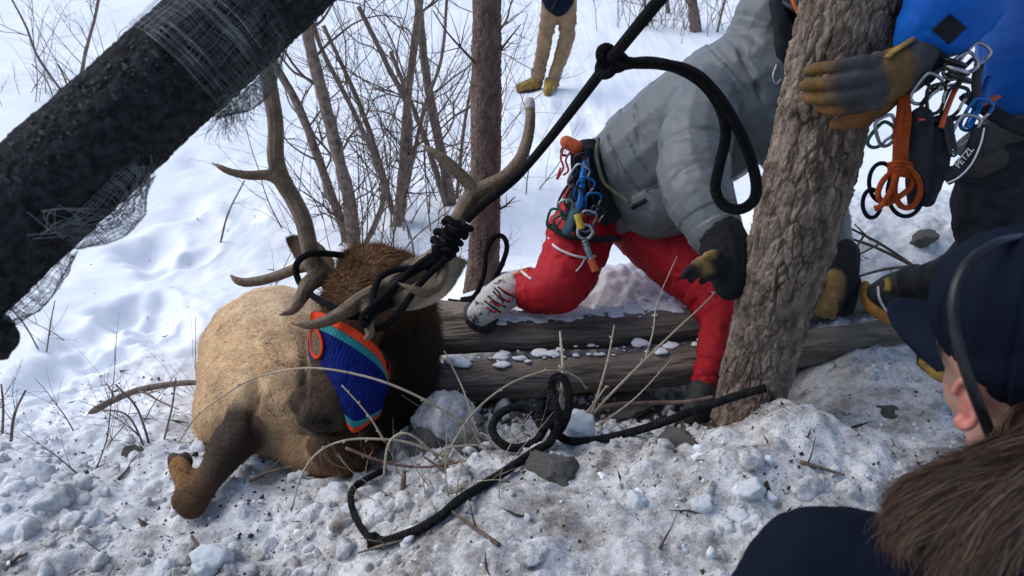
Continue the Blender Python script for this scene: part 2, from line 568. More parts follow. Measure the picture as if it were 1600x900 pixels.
def snow_material():
    m = bpy.data.materials.new('snow')
    m.use_nodes = True
    nt = m.node_tree; N = nt.nodes; L = nt.links
    b = N['Principled BSDF']
    b.inputs['Roughness'].default_value = 0.65
    b.inputs['Specular IOR Level'].default_value = 0.25
    geo = N.new('ShaderNodeNewGeometry')
    sp = N.new('ShaderNodeSeparateXYZ'); L.new(geo.outputs['Position'], sp.inputs[0])
    def noise(scale, detail=6, rough=0.6):
        n = N.new('ShaderNodeTexNoise'); n.inputs['Scale'].default_value = scale
        n.inputs['Detail'].default_value = detail; n.inputs['Roughness'].default_value = rough
        L.new(geo.outputs['Position'], n.inputs['Vector']); return n.outputs['Fac']
    def math_(op, a, c=None, clamp=False):
        n = N.new('ShaderNodeMath'); n.operation = op; n.use_clamp = clamp
        for k, q in enumerate((a, c)):
            if q is None: continue
            if isinstance(q, (int, float)): n.inputs[k].default_value = q
            else: L.new(q, n.inputs[k])
        return n.outputs[0]
    def ramp(src, p0, p1, c0=(0, 0, 0, 1), c1=(1, 1, 1, 1)):
        n = N.new('ShaderNodeValToRGB')
        n.color_ramp.elements[0].position = p0; n.color_ramp.elements[1].position = p1
        n.color_ramp.elements[0].color = c0; n.color_ramp.elements[1].color = c1
        L.new(src, n.inputs[0]); return n.outputs[0]
    def mix(f, a, c):
        n = N.new('ShaderNodeMix'); n.data_type = 'RGBA'
        for k, q in ((0, f), (6, a), (7, c)):
            if isinstance(q, tuple): n.inputs[k].default_value = q
            elif isinstance(q, (int, float)): n.inputs[k].default_value = q
            else: L.new(q, n.inputs[k])
        return n.outputs[2]
    # road grit lies on the bank the people stand on, clean snow on the slope below
    edge = math_('SUBTRACT', sp.outputs[1], math_('MULTIPLY', sp.outputs[0], 0.42))
    edge = math_('ADD', edge, math_('MULTIPLY', noise(1.6, 4), 1.3))
    bank = N.new('ShaderNodeMapRange'); bank.inputs[1].default_value = 3.55; bank.inputs[2].default_value = 2.25
    bank.inputs[3].default_value = 0.0; bank.inputs[4].default_value = 1.0
    L.new(edge, bank.inputs[0]); bank = bank.outputs[0]
    grit = ramp(noise(7.0, 9, 0.80), 0.44, 0.64)
    fine = ramp(noise(70, 4, 0.7), 0.50, 0.68)
    speck = ramp(noise(190, 2, 0.5), 0.63, 0.70)
    clean = mix(ramp(noise(2.2, 4), 0.35, 0.7), (0.80, 0.835, 0.88, 1), (0.90, 0.92, 0.94, 1))
    dirty = mix(grit, (0.68, 0.675, 0.67, 1), (0.18, 0.15, 0.122, 1))
    dirty = mix(math_('MULTIPLY', fine, 0.6), dirty, (0.22, 0.19, 0.165, 1))
    dirty = mix(math_('MULTIPLY', speck, 0.75), dirty, (0.05, 0.04, 0.035, 1))
    col = mix(bank, clean, dirty)
    # bare earth in the ditch below the logs
    ex = math_('POWER', math_('DIVIDE', math_('SUBTRACT', sp.outputs[0], 0.15), 0.75), 2.0)
    ey = math_('POWER', math_('DIVIDE', math_('SUBTRACT', sp.outputs[1], 2.02), 0.24), 2.0)
    er = math_('ADD', math_('ADD', ex, ey), math_('MULTIPLY', math_('SUBTRACT', noise(7, 6), 0.5), 3.2))
    earth = ramp(er, 0.55, 1.05, (1, 1, 1, 1), (0, 0, 0, 1))
    soil = mix(noise(30, 6), (0.07, 0.055, 0.042, 1), (0.16, 0.13, 0.105, 1))
    col = mix(earth, col, soil)
    L.new(col, b.inputs['Base Color'])
    bp = N.new('ShaderNodeBump'); bp.inputs['Strength'].default_value = 0.55; bp.inputs['Distance'].default_value = 0.012
    hh = math_('ADD', noise(55, 6, 0.65), math_('MULTIPLY', noise(180, 3), 0.4))
    hh = math_('MULTIPLY', hh, math_('ADD', 0.18, bank))
    L.new(hh, bp.inputs['Height']); L.new(bp.outputs[0], b.inputs['Normal'])
    return m
M_SNOW = snow_material()
ground = mobj('snow_ground', np.column_stack([GX.ravel(), GY.ravel(), GZ]), gf, M_SNOW, base=(0, 0, 0))
props(ground, 'snow covered bank falling to a clean white slope', None, None, 'structure')
# ================================================================== trees, logs, pole, shrubs
M_BARK = mat('pine_bark', (0.072, 0.050, 0.037), 0.9, (0.37, 0.285, 0.225), 34, 1.0, 150, contrast=(0.34, 0.68), spec=0.2, stretch=(1, 1, 0.45))
M_BARK2 = mat('young_bark', (0.085, 0.052, 0.042), 0.9, (0.24, 0.165, 0.135), 40, 0.6, 120, contrast=(0.3, 0.7), spec=0.2, stretch=(1, 1, 0.6))
M_STEM = mat('shrub_bark', (0.10, 0.070, 0.055), 0.85, (0.27, 0.20, 0.16), 30, 0.4, 90, spec=0.2)
M_TWIG = mat('twig_bark', (0.075, 0.05, 0.038), 0.85, (0.18, 0.125, 0.095), 40, spec=0.2)
M_LOG = mat('weathered_log', (0.06, 0.046, 0.036), 0.9, (0.30, 0.245, 0.20), 16, 0.8, 60, contrast=(0.28, 0.75), spec=0.2, stretch=(0.25, 1.6, 1.6))
M_POLE = mat('black_pole', (0.008, 0.008, 0.009), 0.9, (0.048, 0.05, 0.055), 70, 1.0, 190, contrast=(0.4, 0.75), spec=0.2)
M_LICHEN = mat('pale_flakes', (0.022, 0.024, 0.027), 0.95, (0.06, 0.063, 0.067), 60, 0.4)
M_GAUZE = mat('gauze_thread', (0.08, 0.084, 0.088), 0.9, (0.24, 0.25, 0.25), 25, contrast=(0.42, 0.6))
M_DRY = mat('dry_stem', (0.30, 0.235, 0.16), 0.8, (0.46, 0.38, 0.28), 40, spec=0.25)
M_DRYR = mat('red_cane', (0.11, 0.045, 0.035), 0.75, (0.2, 0.10, 0.075), 40)

def rough_trunk(pts, rad, nseg, nlen, amp, cell, seed=0.0, flare=0.0, plates=True, stretch=0.38):
    """tapered trunk whose bark plates and cracks are real relief"""
    c = catmull(np.column_stack([np.asarray(pts, float), rad]), 40)
    L = np.concatenate([[0], np.cumsum(np.linalg.norm(np.diff(c[:, :3], axis=0), axis=1))])
    s = np.linspace(0, L[-1], nlen)
    c = np.column_stack([np.interp(s, L, c[:, k]) for k in range(4)])
    t, N, B = frames(c[:, :3])
    a = np.linspace(0, 2 * math.pi, nseg, endpoint=False)
    A, S = np.meshgrid(a, s)
    R = np.repeat(c[:, 3], nseg)
    A = A.ravel(); S = S.ravel()
    q = np.column_stack([np.cos(A) * R, np.sin(A) * R, S * stretch]) * cell + seed
    q = q + 0.55 * np.column_stack([fbm(q * 0.8 + 3, 2), fbm(q * 0.8 + 13, 2), fbm(q * 0.5 + 23, 2)])
    if plates:
        f1, f2 = worley(q)
        g1, g2 = worley(q * 2.7 + 9)
        h = sstep(0.0, 0.17, f2 - f1) * (0.65 + 0.6 * pnoise(q * 0.7 + 50)) + 0.35 * sstep(0, 0.16, g2 - g1)
    else:
        h = 0.6 + 0.6 * fbm(q * 1.5, 3)
    h = h + 0.55 * np.abs(fbm(q * 3.5, 4))
    lump = fbm(np.column_stack([np.cos(A) * 1.3, np.sin(A) * 1.3, S * 3.0]) + seed, 3)
    R = R * (1 + 0.10 * lump) + amp * (h - 0.7)
    if flare:
        R = R + flare * np.exp(-S / 0.09) * (0.6 + 0.6 * np.cos(3 * A + 1.0 + seed))
    dirv = (np.repeat(N, nseg, 0) * np.cos(A)[:, None] + np.repeat(B, nseg, 0) * np.sin(A)[:, None])
    v = np.repeat(c[:, :3], nseg, 0) + dirv * R[:, None]
    i, j = np.meshgrid(np.arange(nlen - 1), np.arange(nseg), indexing='ij')
    i = i.ravel(); j = j.ravel(); k = (j + 1) % nseg
    f = np.column_stack([i * nseg + j, i * nseg + k, (i + 1) * nseg + k, (i + 1) * nseg + j]).tolist()
    f.append(list(range(nseg - 1, -1, -1))); f.append([(nlen - 1) * nseg + q_ for q_ in range(nseg)])
    return v, f

def branchlet(m, p, d, length, r, rng, depth=2, kids=4, wob=0.16, droop=0.0, seg=5):
    """one bare branch with side twigs"""
    n = max(4, int(length / 0.09))
    n = min(n, 9)
    pts = [np.asarray(p, float)]
    d = np.asarray(d, float) / np.linalg.norm(d)
    for i in range(n):
        d = d + rng.normal(size=3) * wob + np.array((0, 0, -droop))
        d /= np.linalg.norm(d)
        pts.append(pts[-1] + d * length / n)
    pts = np.array(pts)
    m.tube(pts, np.linspace(r, r * 0.3, len(pts)), seg if depth > 0 else 3, n=2 if depth > 0 else 1)
    if depth <= 0: return
    for k in range(kids):
        i = rng.integers(1, n)
        q = pts[i]
        dd = pts[min(i + 1, n)] - pts[i - 1]
        dd /= np.linalg.norm(dd)
        sd = np.cross(dd, rng.normal(size=3)); sd /= np.linalg.norm(sd)
        nd = dd * rng.uniform(0.5, 0.9) + sd * rng.uniform(0.5, 0.9) + np.array((0, 0, 0.12))
        branchlet(m, q, nd, length * rng.uniform(0.35, 0.6), r * (1 - 0.7 * i / n) * 0.6, rng, depth - 1, max(2, kids - 1), wob * 1.15, droop, 4)

# ---- the leaning pine in front
_b = P(1178, 600, 2.3)
TR_PTS = [P(1165, 660, 2.34), P(1176, 605, 2.3), P(1203, 500, 2.2), P(1231, 400, 2.11), P(1262, 280, 2.03), P(1288, 180, 1.97), P(1318, 60, 1.9), P(1338, -40, 1.85)]
_top = TR_PTS[-1]; _dir = TR_PTS[-1] - TR_PTS[-3]; _dir /= np.linalg.norm(_dir)
_dir = _dir * np.array((0.7, 0.7, 1.0))
for k in range(1, 6): TR_PTS.append(_top + _dir * 0.45 * k + np.array((0.012 * k * k * -1, 0, 0)))
TR_RAD = [0.090, 0.089, 0.095, 0.102, 0.107, 0.108, 0.110, 0.108, 0.105, 0.10, 0.095, 0.09, 0.084]
pine = thing('pine_tree', _b, 'thick leaning pine trunk with grey cracked bark that a gloved hand grips', 'tree')
v, f = rough_trunk(TR_PTS, TR_RAD, 260, 600, 0.013, 33, 0.7, flare=0.006)
trunk = mobj('trunk', v, f, M_BARK, pine)
_rg = np.random.default_rng(21)
for k in range(7):
    m = MB()
    q = np.array(TR_PTS[10 + k % 3]) + np.array((0, 0, 0.1 * (k % 3)))
    a = 0.1 + k * 0.47
    branchlet(m, q, (math.cos(a), math.sin(a), 0.35), 0.9, 0.02, _rg, 2, 4, 0.1)
    m.build('branch', M_TWIG, pine)

# ---- the thin straight tree behind the elk
ST = [P(744, 500, 3.28), P(750, 462, 3.2), P(757, 380, 3.08), P(759, 250, 2.92), P(760, 100, 2.76), P(761, 0, 2.65)]
_d2 = ST[-1] - ST[-3]; _d2 /= np.linalg.norm(_d2)
for k in range(1, 5): ST.append(ST[5] + _d2 * 0.5 * k)
thin = thing('young_tree', ST[1], 'slim straight brown tree trunk behind the elk antlers', 'tree')
v, f = rough_trunk(ST, [0.078, 0.068, 0.058, 0.054, 0.050, 0.046, 0.044, 0.04, 0.036, 0.03], 110, 620, 0.0055, 70, 4.2, flare=0.012, stretch=0.7)
mobj('trunk', v, f, M_BARK2, thin)
for (px, py, d, ex, ey, ed, L) in ((772, 95, 2.77, 800, 45, 2.7, 0.16), (770, 60, 2.72, 840, 5, 2.9, 0.3), (748, 150, 2.82, 700, 210, 2.9, 0.25), (750, 110, 2.78, 700, 50, 2.6, 0.3), (775, 330, 3.0, 815, 310, 2.9, 0.12)):
    m = MB(); a = P(px, py, d); branchlet(m, a, P(ex, ey, ed) - a, L, 0.006, _rg, 1, 3, 0.12)
    m.build('branch', M_TWIG, thin)
for k in range(6):
    m = MB(); branchlet(m, ST[6] + np.array((0, 0, 0.22 * k)), (math.cos(k * 0.6), math.sin(k * 0.6), 0.8), 0.7, 0.012, _rg, 2, 4, 0.1)
    m.build('branch', M_TWIG, thin)

# ---- fallen logs under the climber
def log(label, pts, rad, seed, cell=14):
    v, f = rough_trunk(pts, rad, 130, 460, 0.016, cell * 1.5, seed, plates=False, stretch=0.10)
    o = mobj('log', v, f, M_LOG)
    return props(o, label, 'log', 'fallen logs across the bank')
log('upper weathered log that the climber kneels on', [P(560, 548, 2.80), P(700, 528, 2.76), P(850, 522, 2.74), P(1000, 512, 2.74), P(1130, 500, 2.74), P(1290, 478, 2.76), P(1420, 458, 2.80)],
    [0.050, 0.055, 0.058, 0.058, 0.055, 0.050, 0.045], 1.1)
log('lower weathered log nearest the ditch below the climber', [P(560, 615, 2.62), P(690, 600, 2.63), P(850, 590, 2.63), P(1000, 578, 2.63), P(1150, 560, 2.63), P(1290, 540, 2.64), P(1420, 518, 2.68)],
    [0.058, 0.062, 0.063, 0.062, 0.060, 0.058, 0.052], 6.3)
log('short dark log end beside the white laced boot', [P(600, 492, 2.98), P(680, 494, 2.95), P(745, 500, 2.9), P(800, 508, 2.88)], [0.056, 0.058, 0.056, 0.05], 9.9)

# ---- thick black pole leaning across the upper left
pa, pb = P(-40, 401, 0.98), P(400, -4, 1.10)
pd = (pb - pa) / np.linalg.norm(pb - pa)
def at_pole(s): return pa + pd * s
lo_s = -((pa[2] - 0.2) / pd[2])
pole = thing('leaning_pole', at_pole(lo_s), 'thick black fuzzy pole slanting across the upper left with torn gauze', 'pole')
ss = np.linspace(lo_s, 1.9, 9)
v, f = rough_trunk([at_pole(s) for s in ss], np.interp(ss, [lo_s, 0, 0.42, 1.9], [0.076, 0.0725, 0.072, 0.062]), 220, 900, 0.006, 75, 2.0, plates=False, stretch=0.7)
shaft = mobj('shaft', v, f, M_POLE, pole)
_t, _N, _B = frames(np.array([pa, pa + pd * 0.1, pa + pd * 0.2]))
tocam = np.array((0, 0, CAM_Z)) - at_pole(0.2); tocam -= pd * np.dot(tocam, pd); tocam /= np.linalg.norm(tocam)
upn = np.cross(pd, tocam); upn /= np.linalg.norm(upn)
if upn[2] < 0: upn = -upn
def pole_pt(s, a, off=0.0):
    """a = 0 faces the viewer, +90 upper edge, -90 lower edge"""
    a = math.radians(a)
    r = np.interp(s, [lo_s, 0, 0.42, 1.9], [0.076, 0.0725, 0.072, 0.062])
    return at_pole(s) + (tocam * math.cos(a) + upn * math.sin(a)) * (r + off)
fl = MB()
for k in range(260):
    s_ = _rg.choice([0.12, 0.2, 0.27, 0.33, 0.5]) + _rg.normal() * 0.03; a_ = 12 + _rg.normal() * 14 + 30 * math.sin(s_ * 9)
    c = pole_pt(s_, a_, 0.0005); r = abs(_rg.normal()) * 0.0011 + 0.0005
    fl.add(*ball(c, (r, r * _rg.uniform(0.6, 2.6), 0.0007), 6, 4, rot_to(c - at_pole(s_), pd)))
props(fl.build('pale_flakes', M_LICHEN, pole), kind='stuff')

def net(s0, s1, a0, a1, nu, nv, bulge, rt, seed, skip=0.1, offb=0.004):
    """torn gauze: individual threads, draped and bulging off the pole"""
    rg = np.random.default_rng(seed)
    m = MB()
    def pt(u, w):
        s = s0 + (s1 - s0) * u; a = a0 + (a1 - a0) * w
        off = offb + bulge(u, w)
        j = pnoise(np.array([[u * 5 + seed, w * 5, 1.0], [u * 5 + seed, w * 5, 9.0], [u * 9 + seed, w * 9, 4.0]]))
        return pole_pt(s + 0.010 * j[0], a + 4 * j[1], max(off + 0.003 * j[2], 0.001))
    for i in range(nu + 1):
        if rg.random() < skip: continue
        w0, w1 = (0, 1) if rg.random() < 0.7 else sorted(rg.random(2))
        ws = np.linspace(w0, w1, 9)
        m.tube([pt((i + rg.normal() * 0.15) / nu, w) for w in ws], rt * rg.uniform(0.6, 1.3), 3, n=2)
    for j in range(nv + 1):
        if rg.random() < skip: continue
        u0, u1 = (0, 1) if rg.random() < 0.7 else sorted(rg.random(2))
        us = np.linspace(u0, u1, 9)
        m.tube([pt(u, (j + rg.normal() * 0.15) / nv) for u in us], rt * rg.uniform(0.6, 1.3), 3, n=2)
    return m
def gauze(name, label, m):
    o = m.build(name, M_GAUZE); return props(o, label, 'gauze', 'torn gauze on the black pole')
m = net(0.335, 0.475, 75, -60, 64, 100, lambda u, w: 0.003, 0.00024, 3, 0.3)
for k in range(10):
    u = _rg.uniform(0.33, 0.47)
    m.tube([pole_pt(u - 0.02 * k % 0.03, 40 - 12 * i + _rg.normal() * 6, 0.003 + abs(_rg.normal()) * 0.003) for i in range(8)], 0.0008, 3, n=3)
gauze('gauze_wrap', 'grey gauze wrapped round the upper part of the black pole', m)
m = net(0.33, 0.46, -52, -118, 44, 50, lambda u, w: 0.026 * math.sin(math.pi * u) * math.sin(math.pi * min(1, w * 1.3)), 0.00038, 5, 0.15)
for k in range(150):     # loose fibres dangling from the wrap
    q = pole_pt(_rg.uniform(0.335, 0.42), -80 - _rg.uniform(0, 20), 0.004)
    pts = [q]
    d = np.array((-0.25 + _rg.normal() * 0.3, 0.1 * _rg.normal(), -1.0))
    for i in range(5):
        d = d + _rg.normal(size=3) * 0.35; pts.append(pts[-1] + d / np.linalg.norm(d) * _rg.uniform(0.006, 0.013))
    m.tube(pts, 0.0003, 3, n=1)
gauze('gauze_tuft', 'frayed white gauze tuft hanging below the pole at the antler tip', m)
m = net(0.085, 0.215, -32, -105, 46, 36, lambda u, w: 0.034 * math.sin(math.pi * min(1, u * 1.05)) * math.sin(math.pi * min(1, w * 1.2)), 0.00042, 8, 0.15)
for k in range(14):
    m.tube([pole_pt(0.08 + 0.14 * t + 0.01 * _rg.normal(), -25 - 60 * math.sin(t * 2.4 + 0.3 * _rg.normal()) * 0.6, 0.004 + 0.03 * abs(math.sin(3 * t)) * _rg.random()) for t in np.linspace(0, 1, 7)], 0.0005, 3, n=3)
gauze('gauze_pouch', 'bulging gauze mesh pouch on the lower edge of the pole', m)
m = net(-0.06, 0.075, -62, -120, 60, 24, lambda u, w: 0.02 * math.sin(math.pi * u) * math.sin(math.pi * min(1, w * 1.2)), 0.00042, 12, 0.12)
gauze('gauze_strip', 'long gauze strip along the lower edge of the pole near the picture edge', m)
# frayed dark end hanging at the picture's left edge
m = MB()
q = P(-22, 492, 0.97)
v, f = rough_trunk([q + np.array((-0.02, 0, 0.04)), q, q + np.array((0.006, 0.01, -0.035)), q + np.array((-0.006, 0.01, -0.07))], [0.010, 0.014, 0.016, 0.006], 40, 60, 0.006, 60, 8, plates=False)
mobj('hanging_flap', v, f, M_POLE, pole)

# ---- bare shrubs on the slope
def shrub(label, stems, twigs, seed, name='bare_shrub', d0=None, kids=7, thick=1.0, tl=1.0, grp='bare shrubs on the snow slope'):
    """stems: list of (pixel polyline, radius px at base, lean in metres)"""
    rg = np.random.default_rng(seed)
    g0 = G(*stems[0][0][0]); o = thing(name, g0, label, 'shrub', grp)
    tw = MB()
    for pl, wpx, dd in stems:
        b = G(*pl[0]) if d0 is None else P(*pl[0], d0)
        bd = pix(b[None])[2][0]
        hh = np.linspace(0, 1, len(pl))
        pts = np.array([P(px, py, bd - 0.06 - (0.32 * (pl[0][1] - py) / 300.0 * bd / 3.5) + dd * t) for (px, py), t in zip(pl, hh)])
        pts[0] = b - np.array((0, 0, 0.05))
        r0 = 0.86 * wpx * bd / FPX / 2
        m = MB().tube(pts, np.linspace(r0, r0 * 0.6, len(pts)), 10, n=8)
        vv = m.v[0]; nn = fbm(vv * 40, 3)
        cc = vv - np.repeat(vv.reshape(-1, 10, 3).mean(1), 10, 0)
        m.v[0] = vv + cc * (nn * 0.35)[:, None]
        m.build('stem', M_STEM, o)
        c = catmull(pts, 6)
        for k in range(kids):
            i = rg.integers(int(len(c) * 0.12), len(c) - 1)
            dv = c[min(i + 1, len(c) - 1)] - c[i - 1]; dv /= np.linalg.norm(dv)
            sd = np.cross(dv, rg.normal(size=3)); sd /= np.linalg.norm(sd)
            branchlet(tw, c[i], dv * 0.55 + sd * 0.8, tl * rg.uniform(0.35, 0.95), r0 * 0.16 * thick + 0.0016 * tl, rg, 2, 4, 0.17)
    for k in range(twigs * 2):      # thin shoots from the ground
        q = g0 + np.array((rg.normal() * 0.3, rg.normal() * 0.2, 0)); q[2] = gz(q[0], q[1]) - 0.02
        branchlet(tw, q, (rg.normal() * 0.35, rg.normal() * 0.25, 1), tl * rg.uniform(0.5, 1.5), 0.0045 * tl ** 0.5, rg, 1, 6, 0.10)
    props(tw.build('twigs', M_TWIG, o), kind='stuff')
    return o
shrub('bare shrub with two thick grey stems just behind the left antler', [([(556, 392), (542, 300), (512, 180), (480, 50), (462, -60)], 26, 0.1), ([(548, 380), (505, 270), (468, 170), (425, 90), (390, 0)], 17, 0.0),
      ([(562, 388), (600, 300), (560, 190), (500, 70), (470, -30)], 11, 0.2)], 5, 31, kids=11)
shrub('bare shrub with several forked stems in the middle of the slope', [([(618, 352), (630, 260), (636, 160), (656, 0), (662, -60)], 17, 0.1), ([(616, 335), (592, 250), (556, 150), (505, 40)], 11, 0.1),
      ([(624, 345), (640, 190), (604, 100), (560, 10)], 12, -0.1), ([(622, 345), (660, 180), (690, 90), (700, -30)], 8, 0.2)], 7, 32, kids=10)
shrub('bare shrub with a leaning scaly stem left of the slim tree', [([(708, 318), (690, 240), (668, 130), (655, 20), (650, -60)], 19, 0.0), ([(700, 322), (672, 240), (650, 180), (610, 80)], 12, 0.1),
      ([(712, 312), (725, 200), (745, 90), (760, 0)], 7, 0.2)], 8, 33, kids=9)
shrub('shrub of thin bare twigs at the top left corner of the snow', [([(120, 150), (132, 90), (150, 20), (160, -40)], 7, 0.0), ([(105, 150), (60, 90), (40, 40), (8, -20)], 5, 0.1),
      ([(130, 145), (200, 60), (290, 20), (380, 10)], 5, 0.3)], 3, 34, kids=6)
shrub('sparse twigs rising over the black pole at upper left', [([(112, 150), (100, 120), (90, 100)], 4, 0.0), ([(90, 180), (75, 130), (50, 100)], 3, 0.0)], 6, 35, kids=2, tl=0.4)
shrub('bare sapling with a pale broken base at the top right of the snow', [([(1088, 48), (1084, 20), (1078, -20), (1070, -60)], 22, 0.0), ([(1045, 20), (1040, -20), (1036, -50)], 8, 0.0)], 12, 36, kids=4)
shrub('cluster of thin reddish shoots on the snow right of the standing person', [([(1012, 40), (1008, 10), (1003, -30)], 6, 0.0), ([(1120, 50), (1130, 10), (1142, -30)], 5, 0.0)], 12, 37, kids=3)
shrub('low twiggy bush at the left picture edge on the snow', [([(8, 690), (22, 650), (40, 610)], 6, 0.0), ([(-5, 680), (5, 640), (2, 600)], 5, 0.0)], 4, 38, kids=4, tl=0.25)
shrub('small bush of bare twigs under the black pole at far left', [([(62, 545), (40, 510), (15, 480)], 3, 0.0), ([(66, 545), (80, 500), (86, 470)], 3, 0.0)], 1, 39, kids=3, tl=0.25)
shrub('thin bare twigs beside the elk rump in the snow', [([(232, 690), (215, 640), (180, 600)], 5, 0.0), ([(245, 690), (268, 640), (275, 590)], 4, 0.0), ([(225, 692), (200, 650), (150, 640)], 4, 0.0)], 3, 40, kids=4, tl=0.28)
shrub('single curved twig standing in the snow left of the antler', [([(340, 378), (356, 335), (382, 282)], 4, 0.0)], 0, 41, kids=2, tl=0.2)
shrub('fine dead twigs between the elk head and the slim tree', [([(600, 440), (640, 380), (700, 330)], 4, 0.0), ([(560, 400), (530, 350), (500, 330)], 4, 0.0), ([(650, 420), (642, 370), (625, 330)], 4, 0.0)], 7, 42, kids=4, tl=0.45)

# fallen branch left of the elk
fb = MB()
fp = PL((322, 597, 2.62), (270, 600, 2.63), (215, 610, 2.62), (178, 625, 2.6), (150, 640, 2.58), (138, 646, 2.57))
for q in fp: q[2] = max(q[2], gz(q[0], q[1]) + 0.008)
fb.tube(fp, [0.008, 0.010, 0.011, 0.011, 0.012, 0.004], 8, n=6)
branchlet(fb, fp[3], P(150, 560, 2.8) - fp[3], 0.2, 0.005, _rg, 1, 2); branchlet(fb, fp[2], P(300, 650, 2.5) - fp[2], 0.22, 0.005, _rg, 1, 2)
props(fb.build('fallen_branch', M_STEM), 'bent dark branch lying on the snow at the elk left flank', 'branch')
# ================================================================== the elk
TAN, TAN2, BRN, DK, RUS, MUZ = (0.72, 0.50, 0.285), (0.62, 0.41, 0.22), (0.075, 0.042, 0.022), (0.030, 0.019, 0.013), (0.22, 0.115, 0.05), (0.075, 0.047, 0.030)
MUZ2 = (0.07, 0.043, 0.025)
LEGC, HOOFC = (0.055, 0.036, 0.027), (0.30, 0.15, 0.055)
M_HIDE = mat('elk_hide', (0.8, 0.8, 0.8), 0.85, (1.0, 1.0, 1.0), 60, 0.5, 200, vcol=True, spec=0.2)
M_FUR = mat('elk_fur', (0.82, 0.80, 0.78), 0.7, (1.08, 1.07, 1.06), 9, vcol=True, spec=0.25)
M_ANTLER = mat('antler', (0.058, 0.033, 0.016), 0.55, (0.21, 0.135, 0.075), 16, 0.5, 90, vcol=True, spec=0.4, contrast=(0.3, 0.75))
M_HOOF = mat('hoof', (0.02, 0.015, 0.012), 0.8, (0.07, 0.045, 0.03), 30, 0.4, spec=0.15)

elk_base = P(430, 700, 2.5)
elk = thing('elk', elk_base, 'tan bull elk with dark brown neck kneeling in the snow, blindfolded and roped', 'elk')
E = Body()
# trunk of the body, seen from the front quarter
E.chain([P(452, 628, 2.50), P(432, 590, 2.66), P(428, 560, 2.90), P(436, 540, 3.20), P(446, 540, 3.42)], [0.205, 0.238, 0.255, 0.235, 0.19], TAN)
E.chain([P(372, 640, 2.52), P(380, 580, 2.66), P(398, 540, 2.82)], [0.105, 0.15, 0.16], TAN)           # shoulder
E.chain([P(345, 660, 2.50), P(350, 615, 2.62)], [0.078, 0.092], TAN2)
E.chain([P(455, 640, 2.40), P(470, 690, 2.36), P(505, 712, 2.33)], [0.12, 0.085, 0.062], TAN2)            # brisket
E.chain([P(500, 712, 2.32), P(545, 716, 2.36)], [0.055, 0.05], RUS)
# dark neck running back from the head
E.chain([P(520, 640, 2.62), P(585, 600, 2.58), P(618, 540, 2.56), P(612, 480, 2.52), P(598, 445, 2.46)], [0.15, 0.152, 0.135, 0.122, 0.105], BRN)
E.chain([P(612, 660, 2.50), P(622, 590, 2.50), P(628, 520, 2.52)], [0.075, 0.11, 0.105], DK)
E.chain([P(560, 690, 2.46), P(610, 690, 2.50)], [0.08, 0.06], DK)
# head: poll, brow, muzzle, jaw
E.chain([P(588, 434, 2.44), P(566, 462, 2.34), P(545, 520, 2.27)], [0.092, 0.094, 0.092], RUS)
E.chain([P(560, 420, 2.42), P(622, 424, 2.46)], [0.058, 0.06], RUS)
E.chain([P(560, 490, 2.30), P(540, 540, 2.24), P(524, 600, 2.18), P(508, 636, 2.13)], [0.088, 0.082, 0.070, 0.062], MUZ)
E.ell(P(500, 652, 2.10), (0.062, 0.05, 0.045), None, MUZ)
E.ell(P(476, 628, 2.15), 0.040, None, MUZ)
E.ell(P(528, 650, 2.11), 0.034, None, MUZ)
E.chain([P(575, 580, 2.36), P(545, 655, 2.24), P(506, 690, 2.15)], [0.07, 0.052, 0.040], MUZ2)
E.chain([P(500, 694, 2.15), P(520, 712, 2.2), P(548, 712, 2.26)], [0.036, 0.046, 0.05], RUS)
# folded foreleg: forearm down to the knee, cannon folded back up to the hoof
E.chain([P(395, 655, 2.40), P(366, 688, 2.24), P(334, 736, 2.11), P(306, 782, 2.01)], [0.088, 0.064, 0.041, 0.036], LEGC)
E.chain([P(300, 788, 2.0), P(290, 780, 2.01)], [0.040, 0.038], (0.09, 0.045, 0.02))
E.chain([P(294, 780, 2.02), P(288, 756, 2.06), P(284, 738, 2.095), P(281, 728, 2.115)], [0.030, 0.028, 0.031, 0.033], HOOFC)
# the other foreleg tucked under the chest
E.chain([P(500, 700, 2.48), P(560, 725, 2.40), P(610, 735, 2.38)], [0.07, 0.045, 0.035], DK)
v, f, n = E.fuse(0.0085, 8)
# muscle and skin folds
v = v + n * (0.011 * fbm(v * 4.5, 2) + 0.002 * fbm(v * 20, 2))[:, None]
px_, py_, pd_ = pix(v)
def dent(cx, cy, rx, ry, depth):
    global v
    w = np.exp(-((px_ - cx) / rx) ** 2 - ((py_ - cy) / ry) ** 2) * (n @ -_F > 0.0)
    v = v - n * (depth * w)[:, None]
dent(398, 620, 10, 60, 0.028); dent(352, 560, 30, 10, 0.012); dent(430, 500, 50, 9, 0.010); dent(440, 690, 12, 30, 0.02); dent(478, 600, 8, 70, 0.02); dent(345, 650, 8, 40, 0.012); dent(503, 676, 34, 3.5, 0.020)
dent(508, 660, 6, 4, 0.014); dent(489, 662, 5, 4, 0.012)
ec = E.colors(v, 0.016)
px_, py_, pd_ = pix(v)
